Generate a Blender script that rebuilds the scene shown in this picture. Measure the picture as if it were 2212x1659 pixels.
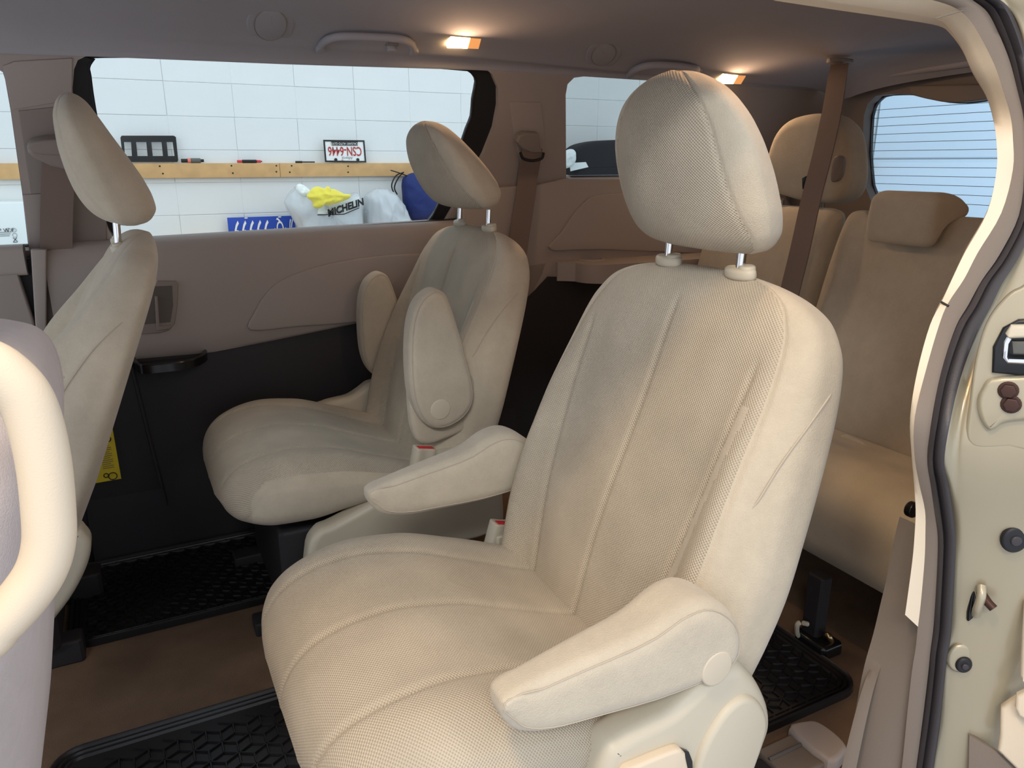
import bpy, bmesh, math, random
import numpy as np
from mathutils import Vector, Matrix
from mathutils.geometry import tessellate_polygon
random.seed(7); np.random.seed(7)
SC = bpy.context.scene
for o in list(bpy.data.objects): bpy.data.objects.remove(o)
COL = SC.collection

# ------------------------------------------------------------------ camera
FPX, HZ, VPX = 1620.0, 350.0, 4400.0
PITCH = math.atan((829.5-HZ)/FPX); FH = math.hypot(FPX, 829.5-HZ); YAW = math.atan(FH/(VPX-1106))
cp, sp, cy, sy = math.cos(PITCH), math.sin(PITCH), math.cos(YAW), math.sin(YAW)
FW = np.array([sy*cp, cy*cp, -sp]); RT = np.array([cy, -sy, 0.0]); UP = np.cross(RT, FW)
CAM = np.array([0.0, 0.0, 0.94])                       # eye height above the van's floor (z = 0)
cd = bpy.data.cameras.new('camera'); co = bpy.data.objects.new('camera', cd); COL.objects.link(co)
cd.sensor_fit = 'HORIZONTAL'; cd.sensor_width = 36.0; cd.lens = FPX/2212*36.0; cd.clip_start = 0.02
M = Matrix([[RT[i], UP[i], -FW[i], CAM[i]] for i in range(3)]+[[0, 0, 0, 1]]); co.matrix_world = M
SC.camera = co

# ------------------------------------------------------------------ view, world, big lights
vs = SC.view_settings; vs.view_transform = 'Standard'; vs.look = 'None'; vs.gamma = 1.0; vs.use_curve_mapping = False
vs.exposure = 0.5
W = bpy.data.worlds.new('garage_air'); SC.world = W; W.use_nodes = True
W.node_tree.nodes['Background'].inputs[0].default_value = (0.72, 0.77, 0.86, 1)
W.node_tree.nodes['Background'].inputs[1].default_value = 1.08

def area(name, loc, target, sx, sy_, power, col):
    l = bpy.data.lights.new(name, 'AREA'); l.shape = 'RECTANGLE'; l.size = sx; l.size_y = sy_
    l.energy = power; l.color = col
    o = bpy.data.objects.new(name, l); COL.objects.link(o); o.location = loc
    o.rotation_euler = (Vector(target)-Vector(loc)).to_track_quat('-Z', 'Y').to_euler()
    return o
COOL = (0.80, 0.91, 1.0); WARM = (1.0, 0.62, 0.36)
area('tube_light_near', (-0.75, -1.25, 2.30), (0.5, 0.9, 0.5), 0.9, 0.22, 20.5, (0.98, 0.98, 0.97))
area('tube_light_far', (1.2, 3.9, 2.5), (1.2, 4.6, 0.9), 5.0, 0.5, 7, COOL)
area('tube_light_rear', (4.6, 1.0, 2.5), (6.6, 1.2, 0.9), 0.5, 3.0, 112, COOL)
area('tube_light_front', (-2.6, 1.2, 2.4), (-0.6, 1.2, 0.7), 0.5, 3.0, 14, COOL)
area('work_lamp', (-0.35, 0.12, 2.05), (0.40, 0.55, 0.4), 0.22, 0.22, 9.0, (1.0, 0.67, 0.31))

# ------------------------------------------------------------------ unprojection: a photograph pixel onto a plane of the place
def ray(u, v):
    d = FW*FPX+RT*(u-1106)+UP*(829.5-v); return d/np.linalg.norm(d)
def onP(u, v, n, p0):
    d = ray(u, v); n = np.array(n, float); return CAM+d*(((np.array(p0)-CAM)@n)/(d@n))
def onX(u, v, X): return onP(u, v, (1, 0, 0), (X, 0, 0))
def onY(u, v, Y): return onP(u, v, (0, 1, 0), (0, Y, 0))
def onZ(u, v, Z): return onP(u, v, (0, 0, 1), (0, 0, Z))
NL = np.array([0, -1, -.375]); NL = NL/np.linalg.norm(NL)      # upper left side leans in
PL0 = np.array([0, 2.0, .77])
def onL(u, v, off=0.0): return onP(u, v, NL, PL0+NL*off)
NR = np.array([0, -1, .36]); NR = NR/np.linalg.norm(NR)        # upper right side leans in
def onR(u, v, off=0.0):
    p = onY(u, v, .42+off)
    if p[2] > .70: p = onP(u, v, NR, np.array([0, .42+off, .70]))
    return p

# ------------------------------------------------------------------ materials
def lin(c): return tuple((x/12.92 if x <= .04045 else ((x+.055)/1.055)**2.4) for x in c)
def hexc(r, g, b): return lin((r/255, g/255, b/255))
MATS = {}
def mat(name, col, rough=.6, metal=0, spec=.4, sheen=0, bump=None, var=0, varscale=6, coat=0, emit=None, vdet=4):
    m = bpy.data.materials.new(name); m.use_nodes = True; nt = m.node_tree; b = nt.nodes['Principled BSDF']
    b.inputs['Base Color'].default_value = (*col, 1); b.inputs['Roughness'].default_value = rough
    b.inputs['Metallic'].default_value = metal; b.inputs['Specular IOR Level'].default_value = spec
    if sheen: b.inputs['Sheen Weight'].default_value = sheen; b.inputs['Sheen Roughness'].default_value = .5
    if coat: b.inputs['Coat Weight'].default_value = coat
    if emit: b.inputs['Emission Color'].default_value = (*emit[0], 1); b.inputs['Emission Strength'].default_value = emit[1]
    tc = nt.nodes.new('ShaderNodeTexCoord')
    if var:
        nz = nt.nodes.new('ShaderNodeTexNoise'); nz.inputs['Scale'].default_value = varscale; nz.inputs['Detail'].default_value = vdet
        if vdet > 6: nz.inputs['Roughness'].default_value = .78
        nt.links.new(tc.outputs['Object'], nz.inputs['Vector'])
        mr = nt.nodes.new('ShaderNodeMapRange'); mr.inputs[1].default_value = .3; mr.inputs[2].default_value = .7
        mr.inputs[3].default_value = 1-var; mr.inputs[4].default_value = 1+var*.5
        nt.links.new(nz.outputs[0], mr.inputs[0])
        mx = nt.nodes.new('ShaderNodeVectorMath'); mx.operation = 'SCALE'; mx.inputs[0].default_value = col
        nt.links.new(mr.outputs[0], mx.inputs['Scale']); nt.links.new(mx.outputs[0], b.inputs['Base Color'])
    if bump:
        nz2 = nt.nodes.new('ShaderNodeTexNoise'); nz2.inputs['Scale'].default_value = bump[0]; nz2.inputs['Detail'].default_value = 3
        nt.links.new(tc.outputs['Object'], nz2.inputs['Vector'])
        bp = nt.nodes.new('ShaderNodeBump'); bp.inputs['Distance'].default_value = bump[1]; bp.inputs['Strength'].default_value = .6
        nt.links.new(nz2.outputs[0], bp.inputs['Height']); nt.links.new(bp.outputs[0], b.inputs['Normal'])
    MATS[name] = m; return m

def weave(name, col, px, py, dist, dark=.75):
    """knitted cloth: staggered cells in UV metres, relief plus darker pits"""
    m = mat(name, col, rough=.9, spec=.15, sheen=.15); nt = m.node_tree; b = nt.nodes['Principled BSDF']
    tc = nt.nodes.new('ShaderNodeTexCoord'); sx = nt.nodes.new('ShaderNodeSeparateXYZ'); nt.links.new(tc.outputs['UV'], sx.inputs[0])
    def mth(op, a, bb=None):
        n = nt.nodes.new('ShaderNodeMath'); n.operation = op
        for i, x in enumerate((a, bb)):
            if x is None: continue
            if isinstance(x, (int, float)): n.inputs[i].default_value = x
            else: nt.links.new(x, n.inputs[i])
        return n.outputs[0]
    a = mth('MULTIPLY', sx.outputs[0], 2*math.pi/px); c = mth('MULTIPLY', sx.outputs[1], 2*math.pi/py)
    s1 = mth('COSINE', mth('ADD', a, c)); s2 = mth('COSINE', mth('SUBTRACT', a, c))
    h = mth('ADD', mth('MULTIPLY', mth('ADD', s1, s2), .25), .5)
    mr = nt.nodes.new('ShaderNodeMapRange'); mr.inputs[1].default_value = .12; mr.inputs[2].default_value = .6
    mr.inputs[3].default_value = dark; mr.inputs[4].default_value = 1.0; nt.links.new(h, mr.inputs[0])
    nz = nt.nodes.new('ShaderNodeTexNoise'); nz.inputs['Scale'].default_value = 7; nz.inputs['Detail'].default_value = 3
    nt.links.new(tc.outputs['Object'], nz.inputs['Vector'])
    mr2 = nt.nodes.new('ShaderNodeMapRange'); mr2.inputs[1].default_value = .35; mr2.inputs[2].default_value = .65
    mr2.inputs[3].default_value = .84; mr2.inputs[4].default_value = 1.04; nt.links.new(nz.outputs[0], mr2.inputs[0])
    mx = nt.nodes.new('ShaderNodeVectorMath'); mx.operation = 'SCALE'; mx.inputs[0].default_value = col
    nt.links.new(mth('MULTIPLY', mr.outputs[0], mr2.outputs[0]), mx.inputs['Scale']); nt.links.new(mx.outputs[0], b.inputs['Base Color'])
    bp = nt.nodes.new('ShaderNodeBump'); bp.inputs['Distance'].default_value = dist; bp.inputs['Strength'].default_value = .8
    nt.links.new(h, bp.inputs['Height']); nt.links.new(bp.outputs[0], b.inputs['Normal'])
    return m

FAB = hexc(206, 196, 180)
weave('knit_fabric', hexc(203, 190, 168), .0046, .0040, .0014, .68)
weave('knit_fine', hexc(200, 187, 166), .0034, .0030, .0005, .82)
mat('suede', hexc(197, 185, 164), .95, spec=.08, sheen=.25, bump=(650, .0013), var=.13, varscale=12, vdet=9)
mat('suede_grey', hexc(196, 186, 184), .95, spec=.08, sheen=.25, bump=(650, .0011), var=.11, varscale=12, vdet=9)
mat('seat_plastic', hexc(197, 188, 168), .42, spec=.4, bump=(1500, .0002))
mat('trim_plastic', hexc(166, 155, 148), .55, spec=.3, bump=(900, .0002))
mat('trim_plastic_dark', hexc(142, 131, 124), .6, spec=.3, bump=(900, .0002))
mat('cap_plastic', hexc(203, 191, 170), .6, spec=.25)
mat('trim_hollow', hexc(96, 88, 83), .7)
mat('cream_trim', hexc(218, 202, 178), .5, spec=.3, bump=(900, .0002))
mat('grey_trim', hexc(120, 108, 97), .6, spec=.3, bump=(1100, .0004))
mat('headliner', hexc(170, 167, 172), .95, spec=.1, bump=(900, .0004), var=.03)
mat('black_panel', hexc(44, 42, 44), .6, spec=.3, bump=(900, .0003))
mat('black_gloss', hexc(22, 22, 24), .25, spec=.5)
mat('rubber', hexc(30, 30, 34), .5, spec=.4)
mat('seal_rubber', hexc(54, 50, 52), .42, spec=.5, bump=(500, .0003))
mat('mat_rubber', hexc(26, 25, 27), .38, spec=.5, bump=(500, .0002))
mat('carpet', hexc(124, 101, 82), 1.0, spec=.05, bump=(600, .003), var=.22, varscale=9)
mat('chrome', (.8, .8, .8), .12, metal=1)
mat('brass', hexc(190, 165, 120), .3, metal=1)
mat('belt_web', hexc(128, 112, 103), .85, spec=.15, bump=(900, .0003))
mat('red_button', hexc(205, 36, 44), .35)
mat('paint', hexc(170, 160, 136), .34, metal=.25, spec=.5, coat=.5)
mat('bolt', hexc(74, 52, 46), .5, metal=.6)
mat('block_paint', hexc(226, 228, 226), .65, spec=.25, bump=(60, .0015), var=.03, varscale=3)
mat('mortar', hexc(222, 225, 224), .8, bump=(80, .002))
mat('door_white', hexc(216, 224, 230), .5)
mat('concrete', hexc(184, 185, 188), .9, var=.1)
mat('pine', hexc(206, 164, 112), .7, var=.12, varscale=14)
mat('nail', hexc(40, 38, 40), .5, metal=.5)
mat('plate_white', hexc(236, 236, 232), .4)
mat('plate_red', hexc(176, 52, 52), .5)
mat('plate_blue', hexc(34, 74, 176), .4)
mat('ink', hexc(30, 30, 32), .6)
mat('ink_grey', hexc(130, 136, 138), .6)
mat('white_plain', hexc(240, 240, 238), .5)
mat('card_white', hexc(236, 242, 240), .6)
mat('bag_inner', hexc(176, 182, 188), .7)
mat('yellow_cloth', hexc(236, 220, 84), .95, sheen=.3, bump=(120, .004))
mat('yellow_label', hexc(226, 200, 46), .5)
mat('blue_bag', hexc(26, 42, 100), .7, bump=(60, .004))
mat('cap_black', hexc(36, 36, 40), .8, bump=(300, .001))
mat('pen_red', hexc(210, 60, 64), .4)
mat('pen_orange', hexc(226, 120, 96), .5)
mat('pen_grey', hexc(92, 92, 88), .5)
mat('stitch', hexc(222, 214, 200), .9)
mat('welt', hexc(186, 174, 156), .95)
mat('stitch_dark', hexc(120, 110, 100), .95)
mat('heater_line', hexc(96, 112, 122), .7)
mat('lens_lit', (1, .9, .75), .3, emit=((1.0, .62, .26), 26))
mat('lens_amber', hexc(210, 140, 90), .35, emit=((1.0, .42, .13), .55))
def film(name, col, a, rough):
    m = bpy.data.materials.new(name); m.use_nodes = True; nt = m.node_tree; nt.nodes.clear()
    o = nt.nodes.new('ShaderNodeOutputMaterial'); t = nt.nodes.new('ShaderNodeBsdfTransparent'); g = nt.nodes.new('ShaderNodeBsdfPrincipled')
    t.inputs[0].default_value = (*col, 1); g.inputs['Base Color'].default_value = (*hexc(226, 230, 232), 1); g.inputs['Roughness'].default_value = rough
    x = nt.nodes.new('ShaderNodeMixShader'); x.inputs[0].default_value = a
    nt.links.new(t.outputs[0], x.inputs[1]); nt.links.new(g.outputs[0], x.inputs[2]); nt.links.new(x.outputs[0], o.inputs[0]); MATS[name] = m
film('bag_film', (.95, .97, .98), .62, .25)
def glass(name, tint):
    m = bpy.data.materials.new(name); m.use_nodes = True; nt = m.node_tree; nt.nodes.clear()
    o = nt.nodes.new('ShaderNodeOutputMaterial'); t = nt.nodes.new('ShaderNodeBsdfTransparent'); g = nt.nodes.new('ShaderNodeBsdfGlossy')
    t.inputs[0].default_value = (*tint, 1); g.inputs[1].default_value = .02
    f = nt.nodes.new('ShaderNodeFresnel'); f.inputs[0].default_value = 1.25
    x = nt.nodes.new('ShaderNodeMixShader'); nt.links.new(f.outputs[0], x.inputs[0])
    nt.links.new(t.outputs[0], x.inputs[1]); nt.links.new(g.outputs[0], x.inputs[2]); nt.links.new(x.outputs[0], o.inputs[0]); MATS[name] = m
glass('glass', (.93, .97, .97)); glass('glass_tint', (.72, .76, .76)); glass('glass_rear', (.80, .88, .93))

# ------------------------------------------------------------------ object helpers
ORG = {}
def link(o, parent, org):
    COL.objects.link(o); ORG[o.name] = np.array(org, float)
    if parent is not None:
        o.parent = parent; o.location = Vector(np.array(org)-ORG[parent.name])
    else: o.location = Vector(org)
def thing(name, label, cat, loc, group=None):
    o = bpy.data.objects.new(name, None); o.empty_display_size = .05; link(o, None, loc)
    o['label'] = label; o['category'] = cat
    if group: o['group'] = group
    return o
def tag(o, label, cat, group=None):
    o['label'] = label; o['category'] = cat
    if group: o['group'] = group
    return o
def mk(name, V, F, m, parent=None, angle=40, uv=None, fm=None, label=None, org=None, fix=True):
    V = np.asarray(V, float)
    if org is None:
        org = ORG[parent.name] if parent is not None else np.array([(V[:, 0].min()+V[:, 0].max())/2, (V[:, 1].min()+V[:, 1].max())/2, V[:, 2].min()])
    me = bpy.data.meshes.new(name); me.from_pydata((V-org).tolist(), [], [tuple(int(i) for i in f) for f in F])
    for k in (m if isinstance(m, (list, tuple)) else [m]): me.materials.append(MATS[k])
    if fm is not None: me.polygons.foreach_set('material_index', np.asarray(fm, np.int32))
    if uv is not None:
        l = me.uv_layers.new(name='UVMap'); idx = np.zeros(len(me.loops), np.int32); me.loops.foreach_get('vertex_index', idx)
        l.data.foreach_set('uv', np.asarray(uv)[idx].astype(np.float32).ravel())
    if fix:
        bm = bmesh.new(); bm.from_mesh(me); bmesh.ops.recalc_face_normals(bm, faces=bm.faces); bm.to_mesh(me); bm.free()
    me.polygons.foreach_set('use_smooth', np.ones(len(me.polygons), bool))
    if angle < 180: me.set_sharp_from_angle(angle=math.radians(angle))
    me.update()
    o = bpy.data.objects.new(name, me); link(o, parent, org)
    if label: o['label'] = label
    return o
def struct(o): o['kind'] = 'structure'; return o
def join(parts):
    V, F, n = [], [], 0
    for v, f in parts:
        V.append(np.asarray(v, float)); F += [tuple(i+n for i in q) for q in f]; n += len(v)
    return np.concatenate(V), F
def cr(pts, k=6, closed=True):
    P = np.asarray(pts, float); n = len(P); out = []
    rng = range(n) if closed else range(n-1)
    for i in rng:
        if closed: p0, p1, p2, p3 = P[i-1], P[i], P[(i+1) % n], P[(i+2) % n]
        else: p0, p1, p2, p3 = P[max(i-1, 0)], P[i], P[i+1], P[min(i+2, n-1)]
        for j in range(k):
            t = j/k
            out.append(.5*((2*p1)+(-p0+p2)*t+(2*p0-5*p1+4*p2-p3)*t*t+(-p0+3*p1-3*p2+p3)*t**3))
    if not closed: out.append(P[-1])
    return np.array(out)
def bars(n): n = np.array(n, float); n /= np.linalg.norm(n); a = np.array([0, 0, 1.]) if abs(n[2]) < .9 else np.array([1., 0, 0]); e1 = np.cross(a, n); e1 /= np.linalg.norm(e1); return e1, np.cross(n, e1), n
def area2(q): x, y = q[:, 0], q[:, 1]; return .5*np.sum(x*np.roll(y, -1)-np.roll(x, -1)*y)
def slab_geo(pts, n, T, r=0.0, nr=4, both=True):
    """a plate: outline pts (3-D, on one plane) is its widest section, front face towards n, T thick, rounded edges of radius r"""
    pts = np.asarray(pts, float); e1, e2, n = bars(n); o = pts.mean(0)
    q = np.stack([(pts-o)@e1, (pts-o)@e2], 1)
    if area2(q) < 0: q = q[::-1]
    tn = np.roll(q, -1, 0)-np.roll(q, 1, 0); tn /= (np.linalg.norm(tn, axis=1, keepdims=True)+1e-12)
    inn = np.stack([-tn[:, 1], tn[:, 0]], 1)
    h0 = ((pts-o)@n).mean()
    lev = []; lim = np.full(len(q), 1e9)
    if r > 0 and len(q) > 16:
        a_, b_ = np.roll(q, 2, 0), np.roll(q, -2, 0); la, lb, lc = [np.linalg.norm(x, axis=1)+1e-9 for x in (q-a_, b_-q, b_-a_)]
        cr_ = np.abs((q-a_)[:, 0]*(b_-a_)[:, 1]-(q-a_)[:, 1]*(b_-a_)[:, 0])+1e-12
        R_ = la*lb*lc/(2*cr_)*.85
        lim = np.min([np.roll(R_, k) for k in range(-3, 4)], 0)
        for _ in range(6): lim = np.minimum(lim, (np.roll(np.minimum(lim, 3*r), 1)+np.roll(np.minimum(lim, 3*r), -1)+2*np.minimum(lim, 3*r))/4)
    lim = np.minimum(lim/max(r, 1e-9), 1.0)[:, None]
    if r > 0:
        for i in range(nr+1):
            a = math.pi/2*(1-i/nr); lev.append((r*(1-math.cos(a)), -r+r*math.sin(a)))
        if both:
            for i in range(nr+1):
                a = math.pi/2*i/nr; lev.append((r*(1-math.cos(a)), -T+r-r*math.sin(a)))
        else: lev.append((0, -T))
    else: lev = [(0, 0), (0, -T)]
    V = []
    for ins, h in lev:
        p = q+inn*ins*lim
        V.append(o+p[:, :1]*e1+p[:, 1:]*e2+n*(h+h0))
    N = len(q); V = np.concatenate(V); F = []
    for k in range(len(lev)-1):
        for j in range(N): F.append((k*N+j, k*N+(j+1) % N, (k+1)*N+(j+1) % N, (k+1)*N+j))
    F.append(tuple(range(N-1, -1, -1))[::-1]); F.append(tuple(range((len(lev)-1)*N, len(lev)*N)))
    return V, F
def slab(name, pts, n, T, m, parent=None, r=0.0, spline=0, both=True, nr=4, **kw):
    if spline: pts = cr(pts, spline)
    V, F = slab_geo(pts, n, T, r, nr, both); return mk(name, V, F, m, parent, **kw)
def plate_geo(outer, holes, n, T):
    """a plate with holes: front face at the outlines, T deep behind it"""
    loops = [np.asarray(outer, float)]+[np.asarray(h, float) for h in holes]; e1, e2, n = bars(n); o = loops[0].mean(0)
    L2 = [[Vector(((p-o)@e1, (p-o)@e2, 0)) for p in l] for l in loops]
    tri = tessellate_polygon(L2); P = np.concatenate(loops); N = len(P)
    V = np.concatenate([P, P-n*T]); F = [tuple(t) for t in tri]+[tuple(i+N for i in t[::-1]) for t in tri]
    s = 0
    for l in loops:
        k = len(l)
        for j in range(k): F.append((s+j, s+(j+1) % k, N+s+(j+1) % k, N+s+j))
        s += k
    return V, F
def plate(name, outer, holes, n, T, m, parent=None, **kw):
    V, F = plate_geo(outer, holes, n, T); return mk(name, V, F, m, parent, **kw)
def tube_geo(path, rad, ns=12, flat=1.0, caps=True, closed=False):
    P = np.asarray(path, float); n = len(P); R = np.full(n, rad) if np.isscalar(rad) else np.asarray(rad, float)
    T = np.gradient(P, axis=0)
    if closed: T = np.roll(P, -1, 0)-np.roll(P, 1, 0)
    T /= np.linalg.norm(T, axis=1, keepdims=True)+1e-12
    a = np.array([0, 0, 1.]) if abs(T[0][2]) < .9 else np.array([1., 0, 0])
    u = np.cross(T[0], a); u /= np.linalg.norm(u); V = []
    for i in range(n):
        u = u-T[i]*(u@T[i]); u /= np.linalg.norm(u); w = np.cross(T[i], u)
        for j in range(ns):
            t = 2*math.pi*j/ns; V.append(P[i]+R[i]*(math.cos(t)*u+flat*math.sin(t)*w))
    F = []
    for i in range(n if closed else n-1):
        i2 = (i+1) % n
        for j in range(ns): F.append((i*ns+j, i*ns+(j+1) % ns, i2*ns+(j+1) % ns, i2*ns+j))
    if caps and not closed: F.append(tuple(range(ns))); F.append(tuple(range((n-1)*ns, n*ns)))
    return np.array(V), F
def tube(name, path, rad, m, parent=None, ns=12, flat=1.0, closed=False, **kw):
    V, F = tube_geo(path, rad, ns, flat, True, closed); return mk(name, V, F, m, parent, **kw)
def grid_geo(rows, closed=False):
    A = np.asarray(rows, float); r, c = A.shape[:2]; F = []
    for i in range(r-1):
        for j in range(c if closed else c-1): F.append((i*c+j, i*c+(j+1) % c, (i+1)*c+(j+1) % c, (i+1)*c+j))
    return A.reshape(-1, 3), F
def box_geo(lo, hi, ch=0.0):
    lo = np.array(lo, float); hi = np.array(hi, float); c = (lo+hi)/2; pts = []
    a, b = lo, hi
    rect = [(a[0], a[1]), (b[0], a[1]), (b[0], b[1]), (a[0], b[1])]
    if ch:
        q = []
        for (x, y) in rect:
            dx = ch if x < c[0] else -ch; dy = ch if y < c[1] else -ch
            q += [(x, y+dy), (x+dx, y)] if (x < c[0]) == (y < c[1]) else [(x+dx, y), (x, y+dy)]
        rect = q
    return slab_geo([(x, y, hi[2]) for x, y in rect], (0, 0, 1), hi[2]-lo[2], ch)
def box(name, lo, hi, m, parent=None, ch=.002, **kw):
    V, F = box_geo(lo, hi, ch); return mk(name, V, F, m, parent, angle=35, **kw)
def disc_pts(c, n, r, k=28, ry=None):
    e1, e2, n = bars(n); ry = ry or r
    return np.array([np.array(c)+e1*r*math.cos(2*math.pi*i/k)+e2*ry*math.sin(2*math.pi*i/k) for i in range(k)])
def text(name, body, m, parent, o, ex, ey, size, label=None, sx=1.0, align='CENTER', bold=0.0, shear=0.0):
    """flat lettering lying on the surface at o, reading along ex with its up along ey"""
    cu = bpy.data.curves.new(name, 'FONT'); cu.body = body; cu.size = size; cu.align_x = align; cu.align_y = 'CENTER'; cu.resolution_u = 3; cu.offset = bold; cu.shear = shear
    t = bpy.data.objects.new(name+'_src', cu); COL.objects.link(t); bpy.context.view_layer.update()
    me = bpy.data.meshes.new_from_object(t.evaluated_get(bpy.context.evaluated_depsgraph_get()))
    bpy.data.objects.remove(t)
    ex = np.array(ex, float)/np.linalg.norm(ex); ey = np.array(ey, float)/np.linalg.norm(ey)
    org = ORG[parent.name]
    for v in me.vertices:
        p = np.array(o)+ex*v.co.x*sx+ey*v.co.y; v.co = Vector(p-org)
    me.materials.clear(); me.materials.append(MATS[m]); me.name = name
    ob = bpy.data.objects.new(name, me); link(ob, parent, org)
    if label: ob['label'] = label
    return ob
def copy_tree(o, parent=None, delta=(0, 0, 0)):
    c = o.copy(); COL.objects.link(c); ORG[c.name] = ORG[o.name]+np.array(delta)
    if parent is None: c.location = o.location+Vector(delta)
    else: c.parent = parent
    for ch in list(o.children): copy_tree(ch, c, delta)
    return c
def px(f, pts, *a): return np.array([f(u, v, *a) for u, v in pts])

# ------------------------------------------------------------------ seat builders
I = np.interp
_PC = {}
def PI_(x, xs, ys):
    """monotone cubic interpolation"""
    k = (tuple(xs), tuple(ys))
    if k not in _PC:
        X = np.array(xs, float); Y = np.array(ys, float); h = np.diff(X); d = np.diff(Y)/h; m = np.zeros(len(X))
        m[0], m[-1] = d[0], d[-1]
        for i in range(1, len(X)-1):
            if d[i-1]*d[i] > 0: w1, w2 = 2*h[i]+h[i-1], h[i]+2*h[i-1]; m[i] = (w1+w2)/(w1/d[i-1]+w2/d[i])
        _PC[k] = (X, Y, h, m)
    X, Y, h, m = _PC[k]; x = min(max(float(x), X[0]), X[-1]); i = min(int(np.searchsorted(X, x, 'right'))-1, len(h)-1); t = (x-X[i])/h[i]
    return (2*t**3-3*t*t+1)*Y[i]+(t**3-2*t*t+t)*h[i]*m[i]+(3*t*t-2*t**3)*Y[i+1]+(t**3-t*t)*h[i]*m[i+1]
def se(c, n): return np.sign(c)*np.abs(c)**(2.0/n)
def thetas(N, start, W_, D_, n):
    """angles that spread N points evenly round a superellipse"""
    t = np.linspace(0, 2*np.pi, 6001); x = W_*se(np.cos(t+start), n); y = D_*se(np.sin(t+start), n)
    L = np.concatenate([[0], np.cumsum(np.hypot(np.diff(x), np.diff(y)))])
    return start+np.interp(np.linspace(0, L[-1], N+1), L, t)
def ringmesh_open(A, front):
    """rings whose first and last point coincide (at the back): verts, faces, weave uv measured from the front centre line"""
    A = np.asarray(A, float); r, c = A.shape[:2]
    seg = np.linalg.norm(np.diff(A, axis=1), axis=2); L = np.concatenate([np.zeros((r, 1)), np.cumsum(seg, 1)], 1); L = L-L[:, front:front+1]
    s_ = np.concatenate([[0], np.cumsum(np.linalg.norm(np.diff(A[:, front], axis=0), axis=1))])
    uv = np.stack([L, np.repeat(s_[:, None], c, 1)], 2).reshape(-1, 2)
    V, F = grid_geo(A); F = F+[tuple(range(c-1)), tuple(range((r-1)*c, (r-1)*c+c-1))]
    return V, F, uv
def ringmesh(G, cap=True):
    """G[i][j] closed rings -> verts, faces, per-vertex arc length uv"""
    A = np.asarray(G, float); r, c = A.shape[:2]; V, F = grid_geo(A, True)
    if cap: F = F+[tuple(range(c)), tuple(range((r-1)*c, r*c))]
    return V, F
def arc_uv(A):
    A = np.asarray(A, float); r, c = A.shape[:2]
    # arc length from the front centre line (index 0) both ways keeps the weave continuous
    seg = np.linalg.norm(np.roll(A, -1, 1)-A, axis=2); L = np.cumsum(seg, 1); L = np.concatenate([np.zeros((r, 1)), L[:, :-1]], 1)
    mid = A[:, 0]; s = np.concatenate([[0], np.cumsum(np.linalg.norm(np.diff(mid, axis=0), axis=1))])
    return np.stack([L, np.repeat(s[:, None], c, 1)], 2).reshape(-1, 2)
BW = ([-.10, -.04, .02, .08, .15, .22, .28, .34, .39, .42, .44, .458, .472, .483, .491, .495], [.236, .246, .252, .260, .265, .262, .258, .252, .243, .233, .220, .203, .176, .138, .085, .02])
def BWv(h, sw): return PI_(h, *BW)*sw
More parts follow.
